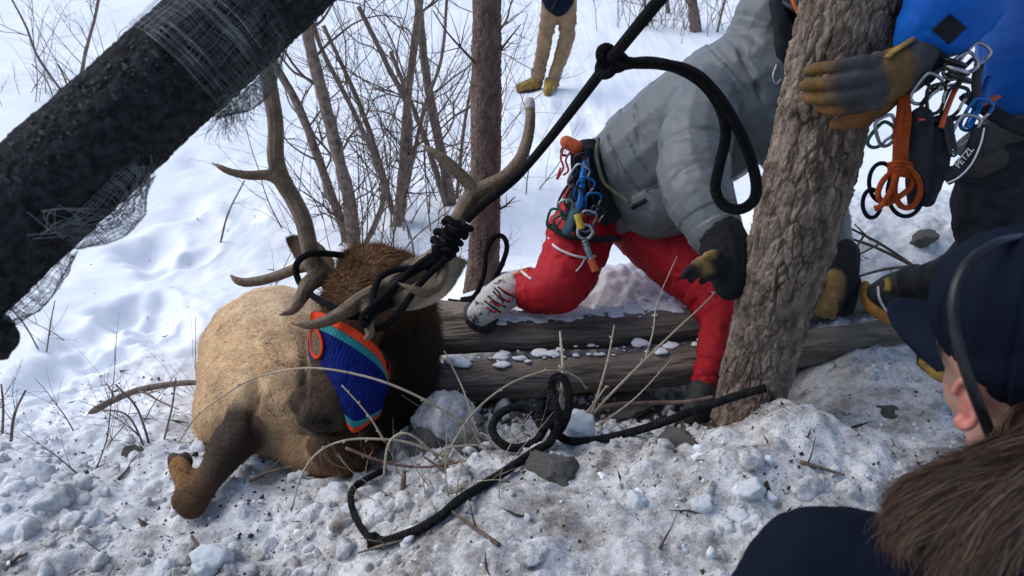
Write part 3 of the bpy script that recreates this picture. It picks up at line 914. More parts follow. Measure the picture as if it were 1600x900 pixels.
# pale and dark tints laid over the coat
def tint(col, m):
    global ec
    m = np.clip(m, 0, 1)[:, None]
    ec = ec * (1 - m) + np.array(col) * m
nz_ = fbm(v * 9, 3)
ec = ec * (1 + 0.22 * nz_[:, None])
tint((0.012, 0.010, 0.009), np.exp(-((px_ - 503) / 34) ** 4 - ((py_ - 677) / 4) ** 2) * (pd_ < 2.3))
tint((0.022, 0.017, 0.014), np.exp(-((px_ - 500) / 24) ** 4 - ((py_ - 655) / 13) ** 4) * (pd_ < 2.12))
tint((0.20, 0.125, 0.065), 0.7 * np.exp(-((px_ - 398) / 26) ** 2 - ((py_ - 640) / 34) ** 2) * (ec.mean(1) > 0.2))
tint((0.16, 0.095, 0.05), 0.75 * np.exp(-((px_ - 492) / 26) ** 2 - ((py_ - 600) / 60) ** 2) * (ec.mean(1) > 0.2))  # shadow along the chest edge beside the muzzle, painted into the hair colour
tint((0.82, 0.66, 0.45), 0.6 * np.exp(-((px_ - 420) / 70) ** 2 - ((py_ - 470) / 40) ** 2) * (ec.mean(1) > 0.25))  # paler towards the top of the body
hide = mobj('body', v, f, M_HIDE, elk, col=ec)

# coat: single hairs lying along the body
def fur(name, v, f, n, col, count, length, width, flow, lift, seed, keep=None, jit=0.35, vary=0.18, parent=elk, material=None):
    rg = np.random.default_rng(seed)
    q = np.array([t[:3] if len(t) > 2 else t for t in f]); q2 = np.array([(t[0], t[2], t[3]) if len(t) == 4 else t[:3] for t in f])
    tr = np.vstack([q, q2])
    ar = np.linalg.norm(np.cross(v[tr[:, 1]] - v[tr[:, 0]], v[tr[:, 2]] - v[tr[:, 0]]), axis=1)
    w = ar.copy()
    if keep is not None: w *= keep[tr].mean(1)
    pick = rg.choice(len(tr), count, p=w / w.sum())
    a, b = rg.random(count), rg.random(count)
    s = a + b > 1; a[s] = 1 - a[s]; b[s] = 1 - b[s]
    T = tr[pick]
    p = v[T[:, 0]] * (1 - a - b)[:, None] + v[T[:, 1]] * a[:, None] + v[T[:, 2]] * b[:, None]
    nn = n[T[:, 0]]
    c = col[T[:, 0]]
    L = length(p) * rg.uniform(0.6, 1.25, count)
    fl = flow(p)
    curl = np.column_stack([fbm(p * 11 + k * 31, 2) for k in range(3)])
    fl = fl + 1.3 * curl
    fl = fl - nn * np.sum(fl * nn, 1)[:, None]
    fl /= np.maximum(np.linalg.norm(fl, axis=1), 1e-6)[:, None]
    d = fl + nn * lift + rg.normal(size=(count, 3)) * jit
    d /= np.linalg.norm(d, axis=1)[:, None]
    side = np.cross(d, nn + rg.normal(size=(count, 3)) * 0.5); side /= np.maximum(np.linalg.norm(side, axis=1), 1e-6)[:, None]
    wd = width * rg.uniform(0.6, 1.3, count)
    mid = p + d * (L * 0.55)[:, None]
    tip = mid + (d - nn * 0.25 + rg.normal(size=(count, 3)) * 0.12) * (L * 0.5)[:, None]
    root = p - nn * 0.002
    vv = np.stack([root - side * wd[:, None], root + side * wd[:, None], mid + side * (wd * 0.8)[:, None], mid - side * (wd * 0.8)[:, None], tip], 1).reshape(-1, 3)
    k = np.arange(count) * 5
    ff = [(i, i + 1, i + 2, i + 3) for i in k.tolist()] + [(i + 3, i + 2, i + 4) for i in k.tolist()]
    cc = c * (1 + vary * rg.normal(size=(count, 1)) + 0.26 * fbm(p * np.array((60, 60, 26)) + 3, 2)[:, None])
    cc = np.repeat(np.clip(cc, 0.004, 1), 5, 0)
    return props(mobj(name, vv, ff, material or M_FUR, parent, col=cc, smooth=False), kind='stuff')
rump = P(440, 540, 3.3)
headmask = (px_ > 478) & (px_ < 622) & (py_ > 470) & (py_ < 690) & (pd_ < 2.42)
dark = ec.mean(1) < 0.14
mane = (px_ > 500) & ~headmask & dark & (py_ < 730)
topk = (py_ < 475) & (px_ > 500)
vis = (n @ -_F) > -0.35
short_keep = (vis & ~topk).astype(float) * np.where(headmask, 0.9, 1.0)
def body_flow(p):
    fl = np.tile(np.array((-0.35, 0.15, -0.75)), (len(p), 1))
    return fl
fur('short_coat', v, f, n, ec, 210000, lambda p: np.where((pix(p)[2] < 2.36) & (pix(p)[0] < 400), 0.008, 0.0165), 0.00055, body_flow, 0.30, 1, short_keep, 0.18, 0.15)
fur('neck_mane', v, f, n, ec, 26000, lambda p: np.full(len(p), 0.05), 0.0008, lambda p: np.tile(np.array((0.12, -0.1, -1.0)), (len(p), 1)), 0.35, 2, (mane & vis).astype(float))
fur('forelock', v, f, n, ec * 1.25, 26000, lambda p: np.full(len(p), 0.036), 0.0008, lambda p: np.tile(np.array((0.5, -0.5, -0.2)), (len(p), 1)), 0.5, 3, (topk & vis).astype(float), vary=0.35)

# eye line, nostrils and mouth stay dark; hoof of the folded leg
h = Body(); h.chain([P(276, 723, 2.125), P(271, 716, 2.15)], [0.023, 0.016]); h.chain([P(288, 722, 2.125), P(289, 715, 2.15)], [0.023, 0.016])
hv, hf, hn = h.fuse(0.004, 4); mobj('hoof', hv, hf, M_HOOF, elk)
M_NOSE = mat('wet_nose', (0.004, 0.0035, 0.0035), 0.7, spec=0.1)
mobj('nostril', *ball(P(513, 660, 2.062), (0.010, 0.006, 0.006), 10, 6), M_NOSE, elk)
mobj('nostril', *ball(P(488, 661, 2.062), (0.008, 0.006, 0.005), 10, 6), M_NOSE, elk)

# ears: cupped leaves
def ear(base, tip, width, normal, cout, seed, thick=0.006):
    base, tip, normal = map(np.asarray, (base, tip, normal))
    ax = tip - base; L = np.linalg.norm(ax); ax = ax / L
    sd = np.cross(ax, normal); sd /= np.linalg.norm(sd); nr = np.cross(sd, ax)
    nu, nw = 22, 13
    vv = []
    for layer in (0, 1):
        for i in range(nu):
            t = i / (nu - 1)
            wd = width * (0.30 + 0.75 * math.sin(math.pi * min(1, t * 0.86 + 0.1)) ** 0.9) * max(0.04, 1 - t ** 6) ** 0.5
            for j in range(nw):
                w = j / (nw - 1) * 2 - 1
                cup = width * 0.55 * (w * w) * (1 - 0.5 * t)
                vv.append(base + ax * L * t + sd * wd * w + nr * (cup - layer * thick * (1 - abs(w) ** 4 * 0.9)))
    vv = np.array(vv)
    ff = []
    for layer in (0, 1):
        o = layer * nu * nw
        for i in range(nu - 1):
            for j in range(nw - 1):
                q = (o + i * nw + j, o + i * nw + j + 1, o + (i + 1) * nw + j + 1, o + (i + 1) * nw + j)
                ff.append(q if layer == 0 else q[::-1])
    for i in range(nu - 1):
        for j in (0, nw - 1):
            q = (i * nw + j, (i + 1) * nw + j, nu * nw + (i + 1) * nw + j, nu * nw + i * nw + j)
            ff.append(q if j else q[::-1])
    vv = vv + 0.004 * np.column_stack([fbm(vv * 18 + seed, 2), fbm(vv * 18 + 9, 2), fbm(vv * 18 + 19, 2)])
    t_ = ((vv - base) @ ax) / L
    cc = np.array(cout) * (1 - 0.35 * sstep(0.7, 1.0, t_))[:, None]
    o = mobj('ear', vv, ff, M_HIDE, elk, col=cc)
    fn = normals_of(vv, ff)
    fur('ear_hair', vv, ff, fn, cc, 6000, lambda p: np.full(len(p), 0.013), 0.0005, lambda p: np.tile(ax, (len(p), 1)), 0.18, seed, None, 0.2, parent=o)
    return o
ear(P(612, 468, 2.33), P(729, 411, 2.30), 0.072, P(640, 380, 2.1) - P(650, 440, 2.4), (0.66, 0.54, 0.40), 51)
ear(P(520, 418, 2.48), P(452, 374, 2.52), 0.040, P(480, 430, 2.1) - P(480, 400, 2.5), (0.20, 0.13, 0.08), 52)

# antlers
def antler(label, chains, cut=None, seed=0.0):
    A = Body()
    for pts, rad in chains: A.chain([P(*q) for q in pts], rad, n=6)
    av, af, an = A.fuse(0.0042, 5)
    i_, t_, b_ = A.near(av)
    # long grooves along the beams
    q = np.column_stack([an * 2.2, np.zeros(len(av))])[:, :3]
    g = fbm(np.column_stack([an[:, 0] * 3.2, an[:, 1] * 3.2, an[:, 2] * 3.2 + av[:, 2] * 1.5]) + seed, 3)
    av = av + an * (0.0034 * g + 0.0007 * fbm(av * 120, 2))[:, None]
    tip = np.zeros(len(av))
    for pts, rad in chains:
        tip = np.maximum(tip, np.exp(-(np.linalg.norm(av - P(*pts[-1]), axis=1) / 0.035) ** 2))
    cc = np.ones((len(av), 3)) * (1 + 0.3 * g[:, None])
    cc = cc * (1 + tip[:, None] * np.array((0.5, 0.5, 0.5)))
    o = mobj('antler', av, af, M_ANTLER, elk, col=cc)
    o['label'] = label
    return o
antler('left antler whose upper beam passes behind the gauze', [
    ([(520, 440, 2.38), (494, 418, 2.34), (484, 388, 2.32), (474, 345, 2.30), (458, 310, 2.29), (440, 280, 2.28), (431, 245, 2.26), (431, 195, 2.24), (424, 150, 2.22), (416, 105, 2.2), (402, 40, 2.18)],
     [0.034, 0.031, 0.026, 0.025, 0.0245, 0.025, 0.024, 0.022, 0.022, 0.021, 0.019]),
    ([(446, 285, 2.28), (420, 274, 2.26), (390, 274, 2.24), (362, 269, 2.23), (346, 262, 2.22), (331, 254, 2.22)], [0.022, 0.016, 0.0135, 0.011, 0.008, 0.003]),
    ([(497, 432, 2.33), (481, 446, 2.28), (470, 466, 2.24), (457, 484, 2.22), (436, 492, 2.20)], [0.028, 0.024, 0.019, 0.014, 0.004]),
    ([(492, 412, 2.36), (462, 420, 2.40), (425, 434, 2.42), (390, 441, 2.44), (372, 439, 2.44), (360, 430, 2.44)], [0.022, 0.017, 0.016, 0.015, 0.012, 0.004])], seed=2.0)
antler('right antler with a forked top and a pale sawn tip, wound with rope', [
    ([(582, 462, 2.29), (612, 446, 2.27), (650, 424, 2.275), (682, 398, 2.28), (702, 372, 2.27), (720, 335, 2.27), (738, 306, 2.27), (762, 292, 2.28), (790, 276, 2.29), (812, 250, 2.31), (824, 218, 2.33), (829, 185, 2.35), (828, 163, 2.36)],
     [0.032, 0.030, 0.027, 0.025, 0.024, 0.0235, 0.026, 0.024, 0.0205, 0.0185, 0.017, 0.0155, 0.014]),
    ([(744, 300, 2.27), (730, 284, 2.26), (710, 264, 2.25), (688, 245, 2.25), (672, 234, 2.25), (659, 227, 2.25)], [0.022, 0.019, 0.0175, 0.0155, 0.010, 0.003]),
    ([(596, 454, 2.25), (562, 471, 2.16), (540, 486, 2.115), (515, 499, 2.09), (485, 508, 2.07), (455, 505, 2.06)], [0.028, 0.025, 0.021, 0.016, 0.012, 0.004]),
    ([(577, 464, 2.22), (573, 484, 2.13), (576, 506, 2.09), (578, 522, 2.075), (571, 529, 2.06)], [0.020, 0.016, 0.0145, 0.012, 0.006]),
    ([(690, 400, 2.28), (692, 424, 2.23), (684, 446, 2.19), (664, 457, 2.15), (645, 452, 2.13), (622, 442, 2.12)], [0.018, 0.016, 0.015, 0.014, 0.011, 0.003])], seed=5.0)
mobj('sawn_tip', *tube([P(828.5, 172, 2.357), P(828, 160, 2.363), P(827.6, 155, 2.366)], [0.0150, 0.0148, 0.0125], 16, n=3)[:2], mat('sawn_antler', (0.30, 0.27, 0.24), 0.7, (0.45, 0.42, 0.39), 60), elk)

# ------------------------------------------------------------------ knitted blindfold
M_KBLUE = mat('knit_blue', (0.003, 0.009, 0.085), 0.9, (0.006, 0.017, 0.15), 120, 0.4, 300, spec=0.1)
M_KRED = mat('knit_red', (0.62, 0.045, 0.014), 0.9, (0.72, 0.07, 0.022), 120, 0.4, 300, spec=0.1)
M_KTEAL = mat('knit_teal', (0.008, 0.15, 0.16), 0.9, (0.014, 0.21, 0.22), 120, 0.4, 300, sheen=0.2, spec=0.2)
cap_ = thing('blindfold', P(550, 668, 2.2), 'royal blue ribbed knit blindfold with red and teal hems over the elk face', 'blindfold')
# outline rings of the sleeve from its upper rim to its lower hem; front edge from left to right, then round the back
def ring(front, back, n=56):
    a = catmull(np.array([P(*q) for q in front]), 8); b = catmull(np.array([P(*q) for q in back]), 8)
    c = np.vstack([a, b[1:-1]])
    L = np.concatenate([[0], np.cumsum(np.linalg.norm(np.diff(np.vstack([c, c[:1]]), axis=0), axis=1))])
    s = np.linspace(0, L[-1], n, endpoint=False)
    cc = np.vstack([c, c[:1]])
    return np.column_stack([np.interp(s, L, cc[:, k]) for k in range(3)])
NR = 450
r_top = ring([(486, 488, 2.24), (505, 490, 2.17), (535, 502, 2.125), (570, 525, 2.125), (596, 552, 2.17), (608, 590, 2.26)], [(608, 590, 2.26), (605, 560, 2.36), (570, 520, 2.44), (520, 490, 2.38), (486, 488, 2.24)], NR)
r_mid = ring([(482, 540, 2.25), (500, 550, 2.155), (530, 566, 2.105), (565, 585, 2.11), (594, 600, 2.16), (606, 612, 2.26)], [(606, 612, 2.26), (600, 600, 2.36), (560, 570, 2.42), (515, 545, 2.36), (482, 540, 2.25)], NR)
r_low = ring([(494, 584, 2.21), (510, 592, 2.125), (532, 610, 2.075), (556, 622, 2.075), (584, 622, 2.12), (601, 620, 2.24)], [(601, 620, 2.24), (590, 622, 2.34), (555, 612, 2.39), (518, 590, 2.34), (494, 584, 2.21)], NR)
r_end = ring([(532, 646, 2.22), (538, 656, 2.13), (546, 670, 2.085), (556, 675, 2.085), (576, 662, 2.12), (592, 650, 2.22)], [(592, 650, 2.22), (584, 644, 2.32), (560, 640, 2.36), (540, 640, 2.32), (532, 646, 2.22)], NR)
rows = []
for t in np.linspace(0, 3, 61):
    k = min(int(t), 2); u = t - k
    R4 = [r_top, r_mid, r_low, r_end]
    p0 = R4[max(k - 1, 0)]; p1 = R4[k]; p2 = R4[k + 1]; p3 = R4[min(k + 2, 3)]
    rows.append(0.5 * (2 * p1 + (p2 - p0) * u + (2 * p0 - 5 * p1 + 4 * p2 - p3) * u * u + (3 * p1 - p0 - 3 * p2 + p3) * u ** 3))
rows = np.array(rows)
def knit(name, i0, i1, material, off, rib, parent, thick=0.004):
    g = rows[i0:i1 + 1]
    cen = g.mean(1, keepdims=True)
    out = g - cen; out /= np.linalg.norm(out, axis=2, keepdims=True)
    ph = np.arange(NR) / NR * 2 * math.pi * 75
    ridge = (0.0010 if rib else 0.0004) * np.cos(ph)[None, :, None]
    g = g + out * (off + ridge) + (0.007 * fbm(rows[i0:i1 + 1].reshape(-1, 3) * 13, 2) - 0.004 * np.exp(-(fbm(rows[i0:i1 + 1].reshape(-1, 3) * np.array((9, 9, 16)) + 7, 2) / 0.08) ** 2)).reshape(g.shape[0], NR, 1) * out
    m = i1 - i0 + 1
    inn = g - out * thick
    vv = np.concatenate([g.reshape(-1, 3), inn.reshape(-1, 3)])
    ff = []
    for i in range(m - 1):
        for j in range(NR):
            k = (j + 1) % NR
            q = (i * NR + j, i * NR + k, (i + 1) * NR + k, (i + 1) * NR + j)
            ff.append(q[::-1]); ff.append(tuple(m * NR + x for x in q))
    for i in (0, m - 1):
        for j in range(NR):
            k = (j + 1) % NR
            q = (i * NR + j, i * NR + k, m * NR + i * NR + k, m * NR + i * NR + j)
            ff.append(q if i == 0 else q[::-1])
    return mobj(name, vv, ff, material, parent)
knit('red_rim', 0, 6, M_KRED, 0.004, False, cap_)
knit('teal_band', 6, 10, M_KTEAL, 0.003, False, cap_)
knit('blue_sleeve', 10, 52, M_KBLUE, 0.002, True, cap_)
knit('lower_teal_band', 52, 56, M_KTEAL, 0.003, False, cap_)
knit('lower_red_hem', 56, 60, M_KRED, 0.004, False, cap_)
# thin red edge of the eye hole
eh = PL((488, 512, 2.175), (497, 519, 2.152), (503, 535, 2.138), (502, 552, 2.135), (494, 559, 2.150), (487, 550, 2.172), (485, 530, 2.182))
mobj('eye_hole_rim', *tube(eh, 0.0042, 8, n=6, closed=True)[:2], M_KRED, cap_)
ef, _ = tube(eh, 0.0005, 3, n=4, closed=True)[:2]
cen = eh.mean(0)
ring_ = catmull(np.vstack([eh, eh[:1]]), 4)[:-1]
mobj('eye_hole_hair', np.vstack([ring_, cen + (cen - P(490, 535, 2.6)) * 0.008]), [(i, (i + 1) % len(ring_), len(ring_)) for i in range(len(ring_))], mat('hole_fur', (0.10, 0.06, 0.03), 0.9, (0.22, 0.14, 0.07), 90, 1.0, 200), cap_)
# ================================================================== ropes
M_ROPE = rope_mat('black_rope', (0.004, 0.004, 0.005), (0.014, 0.014, 0.016))
M_ROPE2 = rope_mat('dusty_black_rope', (0.006, 0.006, 0.007), (0.034, 0.033, 0.033))
RR = 0.0118
def trefoil(c, R, ax, n=22, squash=0.75):
    M = rot_to(ax)
    out = []
    for a in np.linspace(0, 2 * math.pi, n, endpoint=False):
        q = np.array((math.sin(a) + 2 * math.sin(2 * a), math.cos(a) - 2 * math.cos(2 * a), -math.sin(3 * a) * 1.1)) / 3 * R
        out.append(np.asarray(c) + M @ (q * np.array((1, 1, squash))))
    return np.array(out)
def coil(c, ax, R, turns, pitch, phase=0.0, n=12):
    ax = np.asarray(ax, float) / np.linalg.norm(ax); M = rot_to(ax)
    a = np.linspace(0, turns * 2 * math.pi, int(n * turns) + 1) + phase
    return np.array([np.asarray(c) + M @ np.array((R * math.cos(x), R * math.sin(x), 0)) + ax * pitch * (x - phase) / (2 * math.pi) for x in a]) + 0.004 * np.random.default_rng(int(phase * 10)).normal(size=(len(a), 3))

lead = thing('rope', P(690, 400, 2.26), 'taut black rope from the right antler up through a knot with a hanging loop', 'rope')
top = P(1110, -100, 1.17); tdir = P(1110, -100, 1.17) - P(953, 95, 1.60)
main_pts = [top + tdir * 3, top + tdir * 1.2, top, P(1030, 0, 1.37), P(953, 95, 1.60), P(868, 205, 1.95), P(812, 272, 2.235), P(778, 302, 2.235), P(752, 322, 2.235), P(728, 345, 2.235)]
mobj('strand', *tube(main_pts, 0.0120, 12, n=10)[:2], M_ROPE, lead, uv=tube(main_pts, 0.0120, 12, n=10)[2])
def strand(name, pts, r=RR, parent=None, closed=False, m=None):
    v, f, uv = tube(pts, r, 10, n=8, closed=closed)
    return mobj(name, v, f, m or M_ROPE, parent, uv=uv)
strand('knot', trefoil(P(953, 96, 1.60), 0.027, P(953, 95, 1.3) - P(953, 95, 1.6)), 0.0115, lead, True)
lp = PL((948, 105, 1.61), (975, 101, 1.59), (1015, 97, 1.58), (1060, 107, 1.57), (1100, 132, 1.57), (1126, 170, 1.58), (1134, 212, 1.59), (1124, 258, 1.60), (1118, 295, 1.60), (1130, 320, 1.60), (1156, 327, 1.59),
        (1178, 312, 1.59), (1181, 282, 1.59), (1168, 235, 1.585), (1146, 188, 1.575), (1116, 143, 1.555), (1080, 112, 1.55), (1030, 100, 1.56), (985, 98, 1.575), (955, 88, 1.585))
strand('hanging_loop', lp, 0.0112, lead)
ad = P(720, 335, 2.27) - P(682, 398, 2.28)
# turns round the antler and the lashings down to its lower tines
strand('antler_turn', coil(P(706, 362, 2.27), ad, 0.0345, 1.6, 0.024, 0.4), 0.0095, lead)
strand('antler_turn', coil(P(690, 388, 2.275), ad, 0.0360, 2.3, 0.021, 2.0), 0.0098, lead)
strand('antler_knot', trefoil(P(690, 398, 2.225), 0.026, P(690, 400, 1.9) - P(690, 400, 2.2)), 0.0098, lead, True)
strand('antler_knot', trefoil(P(676, 410, 2.235), 0.020, (0.5, -1, 0.2)), 0.0095, lead, True)
strand('lashing', PL((686, 402, 2.225), (655, 420, 2.215), (625, 440, 2.21), (604, 470, 2.15), (582, 492, 2.09), (570, 508, 2.065), (567, 494, 2.06), (585, 476, 2.09), (612, 452, 2.15), (650, 416, 2.21), (682, 396, 2.23)), 0.0092, lead)
strand('lashing', PL((688, 412, 2.22), (655, 445, 2.17), (630, 480, 2.13), (606, 506, 2.11), (586, 514, 2.10), (572, 500, 2.13)), 0.0092, lead)
strand('lashing', PL((655, 418, 2.235), (618, 422, 2.24), (594, 434, 2.215), (584, 456, 2.16), (582, 482, 2.10), (588, 470, 2.18)), 0.0092, lead)
head_rope = thing('halter_rope', P(470, 440, 2.3), 'black halter rope looped round the left antler base and brow', 'rope')
strand('loop', PL((560, 404, 2.42), (528, 398, 2.36), (500, 396, 2.29), (478, 399, 2.27), (464, 412, 2.28), (464, 432, 2.29), (474, 450, 2.27), (494, 466, 2.22), (516, 478, 2.165), (545, 494, 2.145), (580, 490, 2.19), (612, 474, 2.27)), 0.0092, head_rope)
strand('loop', PL((474, 402, 2.40), (462, 416, 2.38), (468, 440, 2.36), (484, 452, 2.32)), 0.0092, head_rope)

# dusty rope lying along the edge of the bank
gr = thing('rope', P(860, 690, 2.05), 'dusty black rope lying knotted and coiled on the dirty snow bank', 'rope')
def on_ground(px, py, lift=0.018):
    q = G(px, py); return q + np.array((0, 0, lift))
g1 = [P(1196, 606, 2.09), P(1150, 619, 2.09), P(1095, 638, 2.09), P(1030, 662, 2.09), P(960, 682, 2.09), P(905, 690, 2.09), P(878, 684, 2.08), P(862, 664, 2.07), P(848, 640, 2.07), P(842, 622, 2.06), P(856, 616, 2.04), P(868, 632, 2.03),
      P(870, 660, 2.03), P(860, 690, 2.03)] + [on_ground(*q) for q in ((838, 712), (800, 738), (760, 764), (716, 792), (690, 815), (655, 836), (620, 850), (590, 858))]
for q in g1[:1] + g1[14:]: q[2] = max(q[2], gz(q[0], q[1]) + 0.008)
strand('long_run', g1, 0.0112, gr, m=M_ROPE2)
g2 = [on_ground(*q) for q in ((590, 858), (572, 842), (556, 815), (549, 788), (556, 768), (578, 754), (602, 742))]
strand('tail', g2, 0.0085, gr, m=M_ROPE2)
strand('tail_knot', trefoil(on_ground(588, 855, 0.014), 0.017, (0.2, -1, 0.6)), 0.009, gr, True, M_ROPE2)
strand('coil', PL((852, 668, 2.06), (836, 690, 2.04), (805, 700, 2.03), (780, 690, 2.03), (769, 668, 2.05), (782, 646, 2.08), (808, 636, 2.10), (832, 644, 2.10), (846, 664, 2.09)), 0.0108, gr, m=M_ROPE2)
strand('coil', PL((858, 690, 2.06), (880, 664, 2.07), (889, 632, 2.09), (886, 602, 2.10), (874, 588, 2.10), (862, 600, 2.11), (866, 640, 2.10)), 0.0108, gr, m=M_ROPE2)
strand('rope_knot', trefoil(P(856, 648, 2.04), 0.032, P(856, 640, 1.6) - P(856, 640, 2.0)), 0.0108, gr, True, M_ROPE2)
tl = strand('hanging_rope', PL((722, 468, 3.06), (742, 462, 3.0), (756, 430, 2.98), (760, 395, 2.99), (772, 372, 3.0), (786, 370, 3.0), (792, 388, 3.0), (782, 418, 3.0), (768, 445, 3.0), (756, 470, 3.0), (735, 474, 2.98), (700, 470, 2.98)), 0.0095)
props(tl, 'black rope looped round the foot of the slim tree', 'rope')
# ================================================================== people
def cloth(name, c1, c2=None, rough=0.75, scale=30, bump=0.25, bscale=500, sheen=0.0, spec=0.15):
    return mat(name, c1, rough, c2 or tuple(min(1, x * 1.25) for x in c1), scale, bump, bscale, sheen=sheen, spec=spec)
M_GREY = cloth('grey_shell', (0.112, 0.121, 0.122), (0.135, 0.144, 0.144), 0.42, 3, bump=0.1, spec=0.35)
M_RED = cloth('red_shell', (0.32, 0.009, 0.016), (0.42, 0.014, 0.022), 0.6, 6)
M_BOOTW = mat('boot_fabric', (0.03, 0.03, 0.032), 0.8, (0.50, 0.47, 0.43), 38, 0.5, 120, contrast=(0.34, 0.44), detail=3)
M_BLACK = cloth('black_cloth', (0.008, 0.009, 0.012), (0.022, 0.023, 0.028), 0.7, 30)
M_BLACKM = mat('black_metal', (0.012, 0.012, 0.014), 0.35, (0.03, 0.03, 0.033), 40, metal=0.6)
M_WHITE = cloth('white_trim', (0.55, 0.54, 0.52), (0.7, 0.69, 0.67))
M_NAVY = cloth('navy_cloth', (0.0024, 0.0046, 0.011), (0.004, 0.007, 0.017), 0.75, 10, spec=0.08)
M_BLUE = cloth('blue_shell', (0.004, 0.085, 0.40), (0.006, 0.12, 0.50), 0.45, 6)
M_DPANT = cloth('dark_trousers', (0.010, 0.012, 0.017), (0.03, 0.032, 0.038), 0.75, 20)
M_TANP = cloth('tan_trousers', (0.21, 0.128, 0.07), (0.30, 0.19, 0.11), 0.85, 8)
M_YBOOT = mat('yellow_leather', (0.12, 0.07, 0.015), 0.75, (0.42, 0.26, 0.04), 18, 0.5, 150)
M_GLOVE = mat('work_glove', (0.75, 0.75, 0.75), 0.8, (1.1, 1.1, 1.1), 40, 0.5, 220, vcol=True, spec=0.25)
M_SKIN = mat('skin', (0.42, 0.21, 0.145), 0.5, (0.52, 0.29, 0.21), 30, 0.15, 300, sub=0.1)
M_STEEL = mat('steel', (0.22, 0.225, 0.235), 0.35, (0.42, 0.42, 0.43), 60, metal=0.9)
M_ORANGE = mat('orange_cord', (0.50, 0.075, 0.012), 0.75, (0.62, 0.12, 0.03), 90, 0.6, 300)
M_REDC = mat('red_cord', (0.45, 0.02, 0.015), 0.75, (0.5, 0.05, 0.03), 90, 0.4, 300)
M_ANOB = mat('blue_anodised', (0.01, 0.09, 0.30), 0.35, (0.02, 0.14, 0.4), 40, metal=0.7)
M_ANOG = mat('green_anodised', (0.015, 0.07, 0.04), 0.35, (0.03, 0.12, 0.07), 40, metal=0.7)
M_YEL = mat('yellow_plastic', (0.55, 0.36, 0.02), 0.5, (0.62, 0.42, 0.04), 40)
M_RUB = mat('rubber', (0.010, 0.010, 0.011), 0.75, (0.03, 0.029, 0.028), 40, 0.4, 120)
M_ORSOLE = mat('orange_sole', (0.40, 0.16, 0.02), 0.7, (0.5, 0.22, 0.04), 40)
M_GAIT = cloth('grey_brown_patch', (0.045, 0.043, 0.042), (0.075, 0.07, 0.066), 0.8, 20)

def seg_dist(v, pl):
    best = np.full(len(v), 9.0)
    pl = catmull(pl, 6)
    for a, b in zip(pl[:-1], pl[1:]):
        d = b - a
        t = np.clip((v - a) @ d / max(np.dot(d, d), 1e-12), 0, 1)
        best = np.minimum(best, np.linalg.norm(v - a - t[:, None] * d, axis=1))
    return best
def garment(name, B, voxel, smooth, material, parent, wr=0.006, freq=26.0, soft=0.004, creases=(), puff=None):
    v, f, n = B.fuse(voxel, smooth)
    _, t, _ = B.near(v)
    w = fbm(np.column_stack([t * freq + 1.1 * fbm(v * 5, 2), v[:, 0] * 5, v[:, 2] * 5]), 3)
    amt = 0.35 + 0.65 * sstep(-0.25, 0.35, fbm(v * 4 + 11, 2))
    pf = np.minimum(1, np.abs(w) * 3.2) ** 0.6 - 0.7                    # full folds with sharp valleys between
    w2 = fbm(np.column_stack([t * freq * 2.3 + 1.6 * fbm(v * 8, 2) + 9, v[:, 0] * 8, v[:, 2] * 8]), 2)
    pf2 = np.minimum(1, np.abs(w2) * 3.2) ** 0.6 - 0.7
    disp = wr * amt * (pf + 0.4 * pf2) + soft * fbm(v * 5 + 4, 2)
    for pl, wd, dep in creases:
        disp = disp - dep * np.exp(-(seg_dist(v, pl) / wd) ** 2)
    if puff is not None: disp = disp + puff * (np.abs(np.sin(math.pi * t / 0.105)) ** 0.45 - 0.75)
    o = mobj(name, v + n * disp[:, None], f, material, parent)
    return o
def glove(name, palm, fingers, parent, voxel=0.0035, cuff=None):
    """palm: chains, fingers: five chains, each (pts, radii, colours)"""
    B = Body()
    for pts, rad, c in palm + fingers:
        pts = np.array([P(*q) for q in pts]); rad = np.array(rad, float)
        if isinstance(c[0], (int, float)): B.chain(pts, rad, c, 3)
        else:
            for k in range(len(pts) - 1): B.chain(pts[k:k + 2], rad[k:k + 2], c[k], 2)
    v, f, n = B.fuse(voxel, 2)
    col = B.colors(v, 0.0025)
    v = v + n * (0.0014 * fbm(v * 60, 3))[:, None]
    return mobj(name, v, f, M_GLOVE, parent, col=col)
def surf_tube(name, pts, r, material, parent=None, closed=False, seg=8, flat=1.0, n=8):
    v, f, uv = tube(np.array(pts), r, seg, n=n, closed=closed, flat=flat)
    return mobj(name, v, f, material, parent, uv=uv)
def carabiner(c, size_, up, face, material, label, gate=M_STEEL, r=0.0048, group='carabiners and slings on the harnesses'):
    """offset D ring with a hinged gate"""
    size = size_ * 0.8; r = r * 0.85
    up = np.asarray(up, float); up /= np.linalg.norm(up); face = np.asarray(face, float)
    sd = np.cross(up, face); sd /= np.linalg.norm(sd)
    shape = [(0.10, 0.5), (-0.22, 0.46), (-0.31, 0.25), (-0.27, -0.25), (-0.17, -0.46), (0.02, -0.5), (0.18, -0.40), (0.27, -0.2)]
    tail = [(0.33, 0.22), (0.28, 0.43)]
    c = np.asarray(c, float)
    L = [c + sd * x * size + up * y * size for x, y in shape]
    T = [c + sd * x * size + up * y * size for x, y in tail]
    o = thing('carabiner', c - up * size * 0.5, label, 'carabiner', group)
    surf_tube('frame', T + L, r, material, o)
    surf_tube('gate', [L[-1], (L[-1] + T[0]) / 2 - sd * 0.002, T[0]], r * 0.85, gate, o)
    return o
def headgear_head(c, r, face_dir, up, tall=1.25):
    """head with brow, nose, chin as additions to a body"""
    return c

